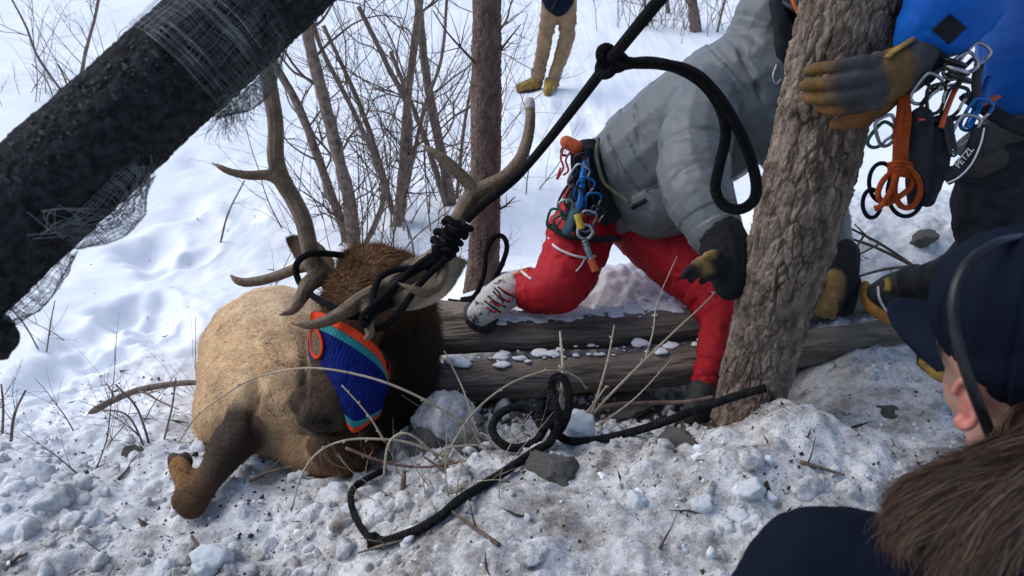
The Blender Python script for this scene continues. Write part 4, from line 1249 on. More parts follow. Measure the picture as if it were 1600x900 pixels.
# ---------------------------------------------------------------- climber in grey and red
cl = thing('person', P(870, 500, 2.7), 'climber in grey puffy jacket and red trousers kneeling behind the pine', 'person', 'rescuers')
B = Body()          # the body inside the clothes: head, neck, trunk, limbs
B.ell(P(1262, 32, 2.44), (0.078, 0.095, 0.115)); B.ell(P(1285, 50, 2.40), (0.03, 0.03, 0.05)); B.ell(P(1288, 42, 2.385), (0.012, 0.02, 0.014))
B.chain([P(1250, 60, 2.46), P(1205, 100, 2.52)], [0.058, 0.07]); B.chain([P(1190, 120, 2.53), P(1080, 210, 2.66), P(965, 295, 2.79)], [0.12, 0.13, 0.12])
B.chain([P(1110, 160, 2.44), P(1088, 270, 2.30), P(1128, 380, 2.20)], [0.06, 0.05, 0.035]); B.chain([P(1210, 160, 2.62), P(1290, 300, 2.58), P(1300, 420, 2.5)], [0.06, 0.05, 0.035])
B.chain([P(940, 300, 2.82), P(878, 445, 2.62), P(812, 452, 2.78)], [0.06, 0.04, 0.03]); B.chain([P(985, 330, 2.82), P(1124, 485, 2.62), P(1098, 600, 2.48)], [0.06, 0.03, 0.02])
v, f, n = B.fuse(0.012, 5); mobj('body', v, f, M_SKIN, cl)

B = Body()
B.chain([P(960, 290, 2.78), P(1018, 248, 2.72), P(1088, 202, 2.64), P(1146, 162, 2.57), P(1192, 116, 2.53)], [0.165, 0.198, 0.214, 0.210, 0.165])
B.ell(P(1030, 315, 2.69), (0.15, 0.14, 0.125)); B.ell(P(975, 325, 2.74), (0.09, 0.09, 0.09))
B.chain([P(1108, 158, 2.46), P(1086, 225, 2.36), P(1086, 285, 2.29), P(1108, 342, 2.24), P(1126, 374, 2.215)], [0.115, 0.108, 0.103, 0.088, 0.066])
B.chain([P(1205, 180, 2.64), P(1272, 300, 2.58), P(1298, 390, 2.53)], [0.12, 0.09, 0.07])
B.chain([P(1186, 78, 2.52), P(1205, 40, 2.50), P(1222, 6, 2.49)], [0.115, 0.125, 0.115]); B.chain([P(1175, 110, 2.50), P(1228, 170, 2.45)], [0.09, 0.05])
cr = [([P(1040, 190, 2.5), P(1052, 240, 2.45), P(1042, 320, 2.48), P(1075, 390, 2.5)], 0.012, 0.030),         # arm against the body
      ([P(1152, 60, 2.40), P(1165, 100, 2.38), P(1200, 165, 2.36), P(1225, 230, 2.38)], 0.009, 0.022),        # hood seam
      ([P(1038, 215, 2.28), P(1085, 196, 2.25), P(1150, 215, 2.26)], 0.006, 0.010), ([P(1040, 250, 2.22), P(1090, 238, 2.2), P(1140, 255, 2.2)], 0.006, 0.009),
      ([P(1050, 300, 2.2), P(1090, 283, 2.17), P(1150, 300, 2.17)], 0.007, 0.012), ([P(1065, 335, 2.17), P(1110, 318, 2.14), P(1155, 335, 2.14)], 0.006, 0.010),
      ([P(1080, 362, 2.16), P(1120, 345, 2.13), P(1160, 352, 2.13)], 0.005, 0.009),
      ([P(948, 215, 2.63), P(965, 260, 2.58), P(975, 320, 2.6), P(1000, 372, 2.62)], 0.008, 0.012), ([P(990, 165, 2.58), P(1000, 230, 2.52), P(1020, 290, 2.5)], 0.008, 0.010),
      ([P(975, 300, 2.58), P(1030, 262, 2.5), P(1040, 250, 2.5)], 0.007, 0.009)]
jk = garment('jacket', B, 0.0056, 6, M_GREY, cl, 0.0055, 8, 0.006, cr, 0.010)
# chest pocket opening, zips and drawcords
POCKET = 1
surf_tube('hood_lining', PL((1215, 0, 2.37), (1222, 40, 2.365), (1226, 80, 2.37), (1236, 118, 2.40), (1244, 150, 2.42)), 0.030, M_BLACK, cl, flat=0.7)
surf_tube('hood_cord', PL((1214, 100, 2.355), (1208, 118, 2.35), (1212, 132, 2.35), (1220, 124, 2.352)), 0.003, M_STEEL, cl)
B = Body()
B.chain([P(945, 292, 2.83), P(914, 352, 2.75), P(894, 405, 2.68), P(874, 446, 2.62)], [0.128, 0.118, 0.109, 0.096])
B.chain([P(872, 450, 2.62), P(838, 454, 2.71), P(812, 450, 2.77)], [0.090, 0.080, 0.066])
B.chain([P(985, 325, 2.83), P(1045, 398, 2.74), P(1102, 452, 2.67), P(1126, 490, 2.61)], [0.13, 0.108, 0.086, 0.074])
B.chain([P(1126, 490, 2.61), P(1116, 545, 2.54), P(1102, 590, 2.48), P(1096, 616, 2.46)], [0.072, 0.054, 0.044, 0.044])
cr = [([P(905, 470, 2.5), P(900, 420, 2.53), P(915, 360, 2.6)], 0.008, 0.008), ([P(862, 380, 2.6), P(895, 400, 2.55), P(930, 408, 2.58)], 0.004, 0.006)]
tr = garment('trousers', B, 0.0056, 5, M_RED, cl, 0.012, 11, 0.008, cr)
def drape(pts, r, material, name, parent, body=None, flat=0.5):
    return surf_tube(name, pts, r, material, parent, flat=flat)
def snap(o, pts, lift=0.002):
    """lay points onto a garment's surface along their sight line"""
    me = o.data
    from mathutils.bvhtree import BVHTree
    if 'bvh' not in CACHE or CACHE.get('for') != o.name:
        CACHE['bvh'] = BVHTree.FromPolygons([x.co.copy() for x in me.vertices], [tuple(p.vertices) for p in me.polygons]); CACHE['for'] = o.name
    out = []
    c = Vector((0, 0, CAM_Z))
    for px, py in pts:
        d = V(P(px, py, 1.0)) - c; d.normalize()
        h = CACHE['bvh'].ray_cast(c + d * 0.3, d)
        q = h[0] if h[0] is not None else V(P(px, py, 2.6))
        out.append(np.array(q) - np.array(d) * lift)
    return np.array(out)
CACHE = {}
surf_tube('pocket_opening', snap(jk, [(988, 324), (998, 319), (1010, 312)], 0.0), 0.010, M_BLACK, cl, flat=0.8)
surf_tube('pocket_zip', snap(jk, [(986, 322), (990, 308), (1010, 298), (1036, 284)], 0.001), 0.0026, M_STEEL, cl)
surf_tube('thigh_zip', snap(tr, [(857, 372), (868, 386), (890, 397), (915, 403), (930, 400)]), 0.0042, M_WHITE, cl)
surf_tube('zip_cord', snap(tr, [(914, 404), (908, 415), (900, 424)]), 0.0024, M_WHITE, cl)
surf_tube('leg_stripe', snap(tr, [(880, 313), (890, 319), (900, 325)]), 0.006, M_WHITE, cl)
surf_tube('leg_stripe', snap(tr, [(815, 424), (822, 430), (830, 436)]), 0.005, M_WHITE, cl)
surf_tube('waist_stripe', snap(tr, [(918, 336), (930, 334), (942, 332)]), 0.004, M_WHITE, cl)
# boots
def boot(chain_u, chain_s, mu, ms, parent, label=None, laces=None, ml=None, voxel=0.0045, band=None):
    A = Body(); A.chain([P(*q) for q in chain_u[0]], chain_u[1])
    v, f, n = A.fuse(voxel, 5); v = v + n * (0.0025 * fbm(v * 30, 3))[:, None]
    bo = mobj('boot', v, f, mu, parent)
    if label: bo['label'] = label
    A = Body(); A.chain([P(*q) for q in chain_s[0]], chain_s[1])
    v, f, n = A.fuse(voxel, 3); mobj('sole', v, f, ms, bo)
    if laces:
        for pl in laces: surf_tube('lace', snap(bo, pl, 0.001), 0.0035, ml, bo, n=4)
    return bo
bt = boot(([(812, 446, 2.77), (792, 456, 2.73), (768, 474, 2.68), (750, 490, 2.655)], [0.058, 0.060, 0.055, 0.044]),
          ([(770, 508, 2.74), (752, 504, 2.675), (739, 497, 2.665), (736, 484, 2.70)], [0.036, 0.034, 0.030, 0.026]), M_BOOTW, M_RUB, cl, 'white mountaineering boot with dark laces and red trim',
          [[(762, 462), (774, 472), (790, 480)], [(770, 455), (782, 466), (797, 472)], [(778, 448), (790, 458), (804, 464)], [(757, 470), (770, 480), (782, 488)], [(786, 474), (780, 458), (772, 450)]], M_RUB)
for pl in ([(765, 470), (778, 478)], [(775, 460), (792, 470)], [(783, 452), (798, 460)], [(760, 480), (772, 488)]):
    surf_tube('red_trim', snap(bt, pl + [(pl[1][0] + 4, pl[1][1] - 3)], 0.0015), 0.0038, M_REDC, bt, n=3)
surf_tube('gaiter_cord', snap(tr, [(800, 432), (808, 428), (816, 426), (826, 422)]), 0.006, M_ORANGE, cl)
boot(([(1096, 612, 2.46), (1095, 628, 2.45), (1085, 640, 2.42)], [0.042, 0.042, 0.036]), ([(1100, 645, 2.46), (1080, 650, 2.41)], [0.032, 0.028]), M_RUB, M_RUB, cl)
# gloves
BLK, TANG, GRYG = (0.008, 0.009, 0.012), (0.25, 0.155, 0.06), (0.065, 0.06, 0.062)
glove('glove', [([(1124, 366, 2.205), (1136, 395, 2.19), (1142, 425, 2.18), (1140, 446, 2.18)], [0.068, 0.070, 0.060, 0.042], BLK), ([(1128, 410, 2.15), (1112, 414, 2.13)], [0.036, 0.030], BLK)],
      [([(1112, 406, 2.125), (1096, 407, 2.105), (1086, 412, 2.10), (1082, 420, 2.10)], [0.013, 0.012, 0.011, 0.009], [TANG, TANG, BLK]), ([(1108, 414, 2.115), (1090, 416, 2.09), (1076, 422, 2.085), (1068, 432, 2.09)], [0.013, 0.012, 0.011, 0.009], [TANG, BLK, BLK]),
       ([(1110, 422, 2.115), (1096, 425, 2.095), (1084, 430, 2.09), (1080, 438, 2.09)], [0.013, 0.012, 0.011, 0.009], [TANG, BLK, BLK]), ([(1116, 430, 2.12), (1104, 434, 2.105), (1097, 440, 2.10)], [0.012, 0.011, 0.009], [BLK, BLK]),
       ([(1124, 402, 2.13), (1116, 396, 2.105), (1104, 399, 2.095)], [0.013, 0.012, 0.010], [BLK, TANG])], cl)
glove('glove', [([(1312, 400, 2.50), (1310, 430, 2.46), (1302, 455, 2.43)], [0.062, 0.058, 0.045], BLK), ([(1302, 440, 2.42), (1300, 462, 2.41)], [0.040, 0.034], TANG), ([(1330, 440, 2.47), (1320, 480, 2.46)], [0.03, 0.03], BLK)],
      [([(1284, 456, 2.40), (1280, 474, 2.395), (1279, 490, 2.40)], [0.012, 0.011, 0.010], TANG), ([(1293, 462, 2.39), (1291, 480, 2.385), (1289, 494, 2.395)], [0.012, 0.012, 0.010], TANG),
       ([(1302, 464, 2.385), (1302, 482, 2.385), (1300, 495, 2.395)], [0.012, 0.012, 0.010], TANG), ([(1311, 462, 2.39), (1312, 478, 2.39), (1310, 489, 2.40)], [0.011, 0.011, 0.009], BLK), ([(1284, 440, 2.40), (1274, 450, 2.385), (1270, 462, 2.385)], [0.013, 0.012, 0.010], TANG)], cl)
# helmet
A = Body(); A.ell(P(1258, 4, 2.44), (0.11, 0.13, 0.085)); A.chain([P(1222, 4, 2.36), P(1250, 18, 2.33), P(1280, 20, 2.34)], 0.012)
v, f, n = A.fuse(0.006, 3); hm = mobj('helmet', v, f, M_BLACKM, cl)
surf_tube('helmet_strap', PL((1236, -6, 2.335), (1243, 12, 2.325), (1252, 28, 2.325), (1262, 42, 2.33), (1276, 58, 2.34)), 0.006, M_ORANGE, hm)
# climbing harness
surf_tube('harness_belt', PL((918, 222, 2.66), (925, 250, 2.62), (934, 285, 2.60), (944, 318, 2.60), (958, 345, 2.62)), 0.034, M_BLACK, cl, flat=0.5)
surf_tube('harness_belt', PL((905, 232, 2.70), (906, 262, 2.66), (912, 295, 2.64), (920, 325, 2.63)), 0.030, M_NAVY, cl, flat=0.5)
surf_tube('leg_loop', PL((858, 352, 2.62), (880, 366, 2.59), (905, 372, 2.58), (935, 374, 2.60), (968, 372, 2.64)), 0.014, M_BLACK, cl, flat=0.5)
surf_tube('hip_pad', PL((900, 280, 2.62), (896, 310, 2.58), (892, 340, 2.57), (905, 358, 2.565), (925, 362, 2.57)), 0.020, M_BLACK, cl, flat=0.6)
surf_tube('gear_loop', PL((905, 268, 2.62), (880, 300, 2.56), (872, 325, 2.55), (890, 338, 2.54), (908, 318, 2.57)), 0.004, M_BLACK, cl)
surf_tube('waist_cord', PL((935, 216, 2.60), (932, 240, 2.58), (936, 262, 2.565), (944, 285, 2.56), (960, 300, 2.55), (985, 318, 2.53)), 0.006, mat('olive_cord', (0.05, 0.055, 0.03), 0.8, (0.10, 0.10, 0.05), 80), cl)
cf = (0, -1, 0.4)
carabiner(P(903, 276, 2.54), 0.10, (0.6, 0, 1), cf, M_STEEL, 'silver carabiner at the top of the climber gear loop')
carabiner(P(912, 296, 2.53), 0.10, (0.4, 0, 1), cf, M_ANOB, 'blue carabiner hanging on the climber hip')
carabiner(P(918, 346, 2.51), 0.09, (0.2, 0, 1), cf, M_STEEL, 'silver carabiner beside the yellow grip on the red thigh')
carabiner(P(866, 342, 2.55), 0.085, (0.3, 0, 1), cf, M_ANOG, 'dark green carabiner outermost on the climber thigh')
carabiner(P(878, 352, 2.54), 0.085, (-0.4, 0, 1), cf, M_ANOG, 'dark green carabiner tucked beside the teal sling')
carabiner(P(888, 232, 2.64), 0.07, (0.8, 0, 1), cf, M_BLACKM, 'black carabiner at the climber back by the orange device')
carabiner(P(896, 308, 2.525), 0.09, (0.5, 0, 1), cf, M_BLACKM, 'black carabiner halfway down the climber gear rack')
carabiner(P(885, 328, 2.53), 0.085, (-0.2, 0, 1), cf, M_STEEL, 'steel carabiner left of the teal sling on the red thigh')
carabiner(P(926, 318, 2.52), 0.09, (0.1, 0, 1), cf, M_ANOB, 'blue carabiner closest to the grey jacket hem')
carabiner(P(930, 338, 2.515), 0.085, (0.4, 0, 1), cf, M_BLACKM, 'black carabiner at the jacket hem above the red thigh')
carabiner(P(910, 256, 2.55), 0.085, (-0.3, 0, 1), cf, M_BLACKM, 'black carabiner high on the climber belt')
def sling(pts, w, material, label):
    o = surf_tube('sling', pts, w, material, None, flat=0.35); return props(o, label, 'sling', 'carabiners and slings on the harnesses')
sling(PL((915, 252, 2.57), (910, 280, 2.53), (908, 310, 2.52), (902, 335, 2.52)), 0.011, M_ANOB, 'blue webbing sling hanging from the climber belt')
sling(PL((906, 318, 2.53), (896, 335, 2.52), (888, 355, 2.52), (884, 366, 2.53)), 0.018, mat('teal_web', (0.01, 0.045, 0.06), 0.7, (0.02, 0.08, 0.10), 60), 'dark teal webbing sling on the climber thigh')
sling(PL((920, 232, 2.58), (922, 258, 2.56), (930, 290, 2.55), (934, 320, 2.55)), 0.013, M_NAVY, 'navy padded sling beside the jacket hem')
yg = surf_tube('yellow_grip', PL((902, 335, 2.50), (905, 346, 2.50), (908, 358, 2.50)), 0.012, M_YEL); props(yg, 'small yellow plastic grip hanging on the red thigh', 'grip')
sc = thing('ice_screw', P(930, 422, 2.5), 'steel ice screw with orange end hanging on the red trousers', 'ice screw')
surf_tube('tube', PL((913, 372, 2.505), (918, 390, 2.50), (924, 408, 2.50)), 0.0105, M_STEEL, sc)
for k in range(7):
    c = P(913 + 1.5 * k, 374 + 5 * k, 2.504); M_ = rot_to(P(924, 408, 2.5) - P(913, 372, 2.505))
    surf_tube('thread', [c + M_ @ np.array((0.0115 * math.cos(a), 0.0115 * math.sin(a), 0)) for a in np.linspace(0, 2 * math.pi, 8, endpoint=False)], 0.0018, M_GAIT, sc, True, 5, n=2)
surf_tube('end_cap', PL((923, 405, 2.50), (928, 416, 2.50), (931, 424, 2.50)), 0.0125, M_ORANGE, sc)
surf_tube('eyelet', PL((905, 355, 2.50), (920, 352, 2.50), (926, 364, 2.50), (916, 374, 2.50), (904, 368, 2.50)), 0.006, M_STEEL, sc, True)
dv = thing('belay_device', P(893, 235, 2.6), 'orange belay device at the back of the climber waist', 'device')
A = Body(); A.chain([P(885, 222, 2.62), P(900, 230, 2.62)], [0.022, 0.024]); v, f, n = A.fuse(0.004, 2); mobj('housing', v, f, M_ORANGE, dv)
for pl in (((884, 226, 2.60), (876, 245, 2.60), (880, 262, 2.60), (870, 280, 2.60), (876, 262, 2.60)), ((892, 236, 2.60), (884, 250, 2.60), (888, 266, 2.60), (880, 274, 2.60))):
    surf_tube('cord', PL(*pl), 0.0035, M_REDC, dv)
# ---------------------------------------------------------------- rescuer in blue, right edge
bl = thing('person', P(1500, 560, 2.1), 'rescuer in bright blue jacket at the right edge gripping the pine', 'person', 'rescuers')
B = Body()
B.ell(P(1660, -190, 1.95), (0.08, 0.10, 0.12)); B.ell(P(1625, -180, 1.93), (0.02, 0.02, 0.02)); B.chain([P(1660, -120, 1.98), P(1655, -60, 2.02)], [0.055, 0.07])
B.chain([P(1655, -40, 2.05), P(1650, 160, 2.02)], [0.13, 0.12]); B.chain([P(1640, -50, 1.95), P(1560, -120, 1.76), P(1440, 75, 1.75)], [0.06, 0.05, 0.035])
B.chain([P(1650, 180, 2.05), P(1560, 385, 2.12), P(1420, 448, 2.45)], [0.07, 0.03, 0.02]); B.chain([P(1670, 190, 2.05), P(1640, 420, 1.95), P(1505, 548, 2.1)], [0.07, 0.03, 0.02])
v, f, n = B.fuse(0.013, 4); mobj('body', v, f, M_SKIN, bl)
B = Body()
B.chain([P(1436, 58, 1.77), P(1466, 26, 1.735), P(1500, -30, 1.70), P(1560, -130, 1.74), P(1650, -90, 1.95)], [0.056, 0.084, 0.098, 0.10, 0.12])
B.chain([P(1478, 40, 1.735), P(1505, 10, 1.72)], [0.07, 0.08])
B.chain([P(1660, -60, 2.05), P(1652, 40, 2.0), P(1650, 110, 1.98), P(1668, 160, 1.99)], [0.175, 0.18, 0.172, 0.15])
B.chain([P(1720, -60, 2.05), P(1790, 60, 1.95), P(1750, 160, 1.85)], [0.11, 0.09, 0.07])
cr = [([P(1535, 90, 1.86), P(1570, 150, 1.82), P(1600, 190, 1.82)], 0.008, 0.014), ([P(1545, 20, 1.86), P(1575, 80, 1.82), P(1600, 120, 1.82)], 0.008, 0.012), ([P(1580, 0, 1.85), P(1590, 60, 1.83), P(1610, 120, 1.83)], 0.007, 0.010)]
bj = garment('jacket', B, 0.0065, 6, M_BLUE, bl, 0.006, 7, 0.006, cr)
gp = [(1484 * (1 - a) * (1 - b) + 1511 * a * (1 - b) + 1483 * a * b + 1456 * (1 - a) * b, 22 * (1 - a) * (1 - b) + 43 * a * (1 - b) + 70 * a * b + 47 * (1 - a) * b) for a in np.linspace(0, 1, 10) for b in np.linspace(0, 1, 10)]
prt = snap(bj, gp, 0.0035)
pt_o = mobj('black_patch', prt, [(i * 10 + j, i * 10 + j + 1, (i + 1) * 10 + j + 1, (i + 1) * 10 + j) for i in range(9) for j in range(9)], M_BLACK, bl)
pt_m = pt_o.modifiers.new('t', 'SOLIDIFY'); pt_m.thickness = 0.002
B = Body()
B.chain([P(1660, 165, 2.03), P(1610, 240, 2.02), P(1560, 315, 2.06), P(1556, 380, 2.12)], [0.15, 0.135, 0.115, 0.09])
B.chain([P(1556, 385, 2.12), P(1500, 432, 2.28), P(1420, 448, 2.44)], [0.088, 0.074, 0.062])
B.chain([P(1690, 190, 2.03), P(1650, 330, 1.98), P(1630, 430, 1.95), P(1545, 510, 2.03), P(1500, 545, 2.08)], [0.14, 0.12, 0.09, 0.07, 0.058])
bp_ = garment('trousers', B, 0.008, 6, M_DPANT, bl, 0.008, 9, 0.006)
A = Body(); A.chain(snap(bp_, [(1508, 230), (1530, 222), (1556, 212), (1590, 206)], -0.02), [0.03, 0.035, 0.04, 0.04]); A.chain(snap(bp_, [(1510, 262), (1535, 262), (1560, 250)], -0.015), 0.03)
v, f, n = A.fuse(0.006, 6); mobj('grey_panel', v + n * 0.002, f, M_GAIT, bl)
boot(([(1425, 448, 2.44), (1402, 452, 2.455), (1380, 462, 2.46), (1368, 466, 2.47)], [0.058, 0.056, 0.05, 0.042]), ([(1352, 445, 2.49), (1352, 462, 2.47), (1366, 484, 2.45), (1390, 498, 2.46)], [0.014, 0.018, 0.020, 0.018]),
     M_RUB, M_ORSOLE, bl, 'black boot with orange sole edge')
surf_tube('yellow_tab', PL((1386, 436, 2.395), (1388, 446, 2.385), (1386, 454, 2.385)), 0.010, M_YBOOT, bl)
surf_tube('pale_piping', PL((1372, 448, 2.405), (1374, 466, 2.39), (1384, 484, 2.395), (1398, 494, 2.41)), 0.004, M_WHITE, bl)
boot(([(1505, 545, 2.08), (1480, 562, 2.08), (1455, 562, 2.09)], [0.052, 0.046, 0.036]), ([(1500, 590, 2.09), (1470, 584, 2.07), (1446, 566, 2.08)], [0.022, 0.022, 0.018]), M_RUB, M_YBOOT, bl, 'black boot with mustard yellow rim')
TANW, GRW, DBR, ORB = (0.14, 0.078, 0.022), (0.055, 0.051, 0.055), (0.05, 0.035, 0.025), (0.20, 0.085, 0.025)
glove('glove', [([(1446, 82, 1.745), (1428, 92, 1.735), (1412, 100, 1.725)], [0.036, 0.040, 0.041], GRW), ([(1402, 102, 1.72), (1384, 110, 1.715)], [0.041, 0.041], TANW),
                ([(1400, 128, 1.74), (1380, 140, 1.73)], [0.034, 0.034], TANW), ([(1430, 112, 1.75), (1418, 125, 1.75)], [0.036, 0.034], GRW), ([(1372, 96, 1.71), (1368, 118, 1.705), (1366, 142, 1.715)], [0.022, 0.024, 0.023], GRW)],
      [([(1382, 96, 1.700), (1345, 97, 1.690), (1305, 104, 1.705), (1274, 108, 1.745), (1262, 112, 1.80)], [0.0158, 0.0150, 0.0145, 0.0140, 0.012], [GRW, GRW, TANW, TANW]),
       ([(1380, 118, 1.695), (1342, 122, 1.685), (1300, 129, 1.70), (1266, 132, 1.745), (1256, 134, 1.80)], [0.0158, 0.0152, 0.0147, 0.0140, 0.012], [GRW, GRW, TANW, TANW]),
       ([(1378, 140, 1.700), (1342, 147, 1.695), (1302, 153, 1.71), (1272, 154, 1.755), (1262, 152, 1.80)], [0.0155, 0.0148, 0.0142, 0.0135, 0.012], [GRW, GRW, TANW, ORB]),
       ([(1374, 160, 1.715), (1345, 168, 1.710), (1312, 172, 1.72), (1288, 170, 1.76), (1280, 166, 1.80)], [0.0145, 0.0138, 0.0132, 0.0125, 0.011], [GRW, DBR, ORB, ORB]),
       ([(1398, 150, 1.755), (1370, 176, 1.750), (1335, 190, 1.765), (1305, 194, 1.79)], [0.0185, 0.0165, 0.0155, 0.013], [ORB, ORB, ORB])], bl)
surf_tube('glove_cuff_strap', PL((1428, 60, 1.71), (1412, 70, 1.69), (1396, 80, 1.68), (1386, 90, 1.675)), 0.007, M_YBOOT, bl, flat=0.5)
A = Body(); A.chain([P(1452, 70, 1.75), P(1448, 92, 1.755), P(1442, 112, 1.765)], [0.045, 0.040, 0.032]); v, f, n = A.fuse(0.005, 4); mobj('inner_cuff', v, f, M_BLACK, bl)
# helmet out of the frame
A = Body(); A.ell(P(1662, -225, 1.95), (0.115, 0.135, 0.09)); v, f, n = A.fuse(0.008, 3); mobj('helmet', v, f, M_ORANGE, bl)
# harness with its gear
surf_tube('harness_belt', PL((1512, 150, 1.86), (1535, 165, 1.83), (1565, 185, 1.81), (1600, 200, 1.80), (1640, 205, 1.80)), 0.028, M_BLACK, bl, flat=0.45)
surf_tube('leg_loop', PL((1490, 262, 1.90), (1510, 285, 1.86), (1545, 300, 1.85), (1590, 290, 1.85)), 0.018, M_BLACK, bl, flat=0.4)
surf_tube('gear_loop', PL((1520, 92, 1.80), (1490, 120, 1.76), (1450, 150, 1.73), (1440, 175, 1.73), (1470, 190, 1.75), (1510, 180, 1.80)), 0.005, M_BLACK, bl)
bf = (0, -1, 0.4)
G2 = 'carabiners and slings on the harnesses'
carabiner(P(1520, 92, 1.74), 0.085, (0.7, 0, 1), bf, M_STEEL, 'bright silver carabiner highest on the blue rescuer harness')
carabiner(P(1500, 105, 1.73), 0.085, (0.8, 0, 0.6), bf, M_STEEL, 'bright silver carabiner second from the top of the blue rescuer harness')
carabiner(P(1476, 122, 1.72), 0.085, (0.9, 0, 0.5), bf, M_BLACKM, 'black carabiner between the silver ones by the glove cuff')
carabiner(P(1446, 140, 1.72), 0.085, (0.6, 0, 1), bf, M_STEEL, 'silver carabiner holding the orange cord bundle')
carabiner(P(1384, 205, 1.74), 0.085, (-0.4, 0, 1), bf, M_STEEL, 'silver carabiner hanging out over the snow beside the pine')
carabiner(P(1376, 212, 1.75), 0.075, (0.7, 0, 1), bf, M_ANOG, 'green carabiner leftmost on the blue rescuer harness')
carabiner(P(1524, 180, 1.74), 0.09, (0.4, 0, 1), bf, M_ANOB, 'blue carabiner beside the blue rescuer hip')
carabiner(P(1506, 205, 1.74), 0.09, (0.3, 0, 1), bf, M_STEEL, 'silver carabiner above the lettered black strap')
carabiner(P(1490, 160, 1.73), 0.085, (0.2, 0, 1), bf, M_BLACKM, 'black carabiner in the middle of the blue rescuer gear')
carabiner(P(1462, 155, 1.715), 0.08, (-0.2, 0, 1), bf, M_BLACKM, 'black carabiner above the black pouch')
for pl, w, mm_, lab in (([(1505, 120, 1.74), (1490, 145, 1.735), (1478, 175, 1.735), (1470, 200, 1.735)], 0.006, M_ORANGE, 'orange webbing strip slanting between the carabiners'),
                      ([(1545, 120, 1.77), (1535, 150, 1.75), (1524, 175, 1.74), (1512, 200, 1.74)], 0.009, M_ANOB, 'blue webbing sling on the blue rescuer hip'),
                      ([(1530, 100, 1.76), (1525, 130, 1.75), (1530, 160, 1.75)], 0.010, M_GAIT, 'grey webbing sling under the blue jacket'),
                      ([(1560, 150, 1.79), (1545, 158, 1.77), (1530, 165, 1.76)], 0.008, M_ORANGE, 'orange webbing end under the blue jacket hem')):
    sling(PL(*pl), w, mm_, lab)
# coil of black cord rings among the gear
for k, lab in enumerate(('upper', 'middle', 'lower')):
    c = P(1490 + 4 * k, 98 + 12 * k, 1.72); M_ = rot_to((0.3, 0.2, 1))
    o = surf_tube('cord_ring', [c + M_ @ np.array((0.03 * math.cos(a), 0.022 * math.sin(a), 0)) for a in np.linspace(0, 2 * math.pi, 10, endpoint=False)], 0.0055, (M_BLACKM, M_STEEL, M_BLACKM)[k], None, True)
    props(o, lab + ' ring of the coiled cord stack under the blue sleeve', 'cord', G2)
oc = thing('cord_bundle', P(1400, 330, 1.75), 'bright orange accessory cord bundled and hanging from the harness', 'cord')
M_OROPE = rope_mat('orange_rope', (0.42, 0.055, 0.012), (0.60, 0.12, 0.03), pitch=0.02)
def oz(pts, r=0.0062): strand('loop', PL(*pts), r, oc, m=M_OROPE)
for k in range(5):
    dx = -8 + 4 * k
    oz([(1412 + dx * 0.6, 150, 1.735), (1412 + dx, 185, 1.725 - 0.004 * (k % 2)), (1408 + dx, 220, 1.722), (1406 + dx, 255, 1.725), (1402 + dx * 1.2, 275, 1.728)])
oz([(1402, 262, 1.71), (1380, 282, 1.71), (1372, 305, 1.715), (1384, 318, 1.72), (1404, 308, 1.715), (1424, 290, 1.715), (1420, 268, 1.72)])
oz([(1410, 258, 1.705), (1432, 275, 1.705), (1438, 300, 1.71), (1426, 322, 1.712), (1408, 322, 1.71), (1398, 300, 1.708), (1402, 268, 1.708)])
oz([(1400, 270, 1.70), (1392, 298, 1.70), (1376, 322, 1.705), (1366, 326, 1.71)])
for k in range(4):
    c = P(1405, 258 + 5 * k, 1.722); oz([(1388, 258 + 6 * k, 1.715), (1405, 254 + 6 * k, 1.700), (1424, 258 + 6 * k, 1.715)], 0.006)
for (cx, cy, rx, ry, lab) in ((1378, 285, 20, 30, 'thin dark cord ring beside the orange bundle'), (1362, 318, 14, 22, 'small dark cord loop lowest and leftmost of the gear'), (1415, 300, 28, 38, 'large dark cord ring behind the orange bundle')):
    o = surf_tube('cord_ring', [P(cx + rx * math.cos(a), cy + ry * math.sin(a), 1.735 + 0.01 * math.sin(a)) for a in np.linspace(0, 2 * math.pi, 12, endpoint=False)], 0.0048, M_NAVY, None, True)
    props(o, lab, 'cord', G2)
pu = thing('gear_pouch', P(1440, 310, 1.75), 'slim black pouch hanging between the orange cord and the carabiners', 'pouch')
A = Body(); A.chain([P(1440, 185, 1.74), P(1438, 225, 1.745), P(1434, 270, 1.75), P(1430, 315, 1.755)], [0.026, 0.028, 0.026, 0.018]); A.chain([P(1468, 200, 1.77), P(1460, 260, 1.775), P(1448, 310, 1.775)], [0.03, 0.03, 0.02])
v, f, n = A.fuse(0.005, 4); v = v + n * (0.003 * fbm(v * 30, 2))[:, None]; mobj('bag', v, f, M_BLACK, pu)
surf_tube('logo_tab', PL((1436, 187, 1.706), (1440, 187, 1.705), (1445, 187, 1.706)), 0.004, M_REDC, pu, flat=0.6)
sp = [P(1480 + 0.6 * k, 190 + 3.2 * k, 1.735) for k in range(16)]
hs = [sp[0] + (sp[-1] - sp[0]) * t + np.array((0.009 * math.cos(t * 75), 0.004 * math.sin(t * 75), 0.009 * math.sin(t * 75))) for t in np.linspace(0, 1, 90)]
o = surf_tube('coiled_leash', hs, 0.0028, M_RUB, None, n=1, seg=6); props(o, 'black coiled spring leash among the harness gear', 'leash', G2)
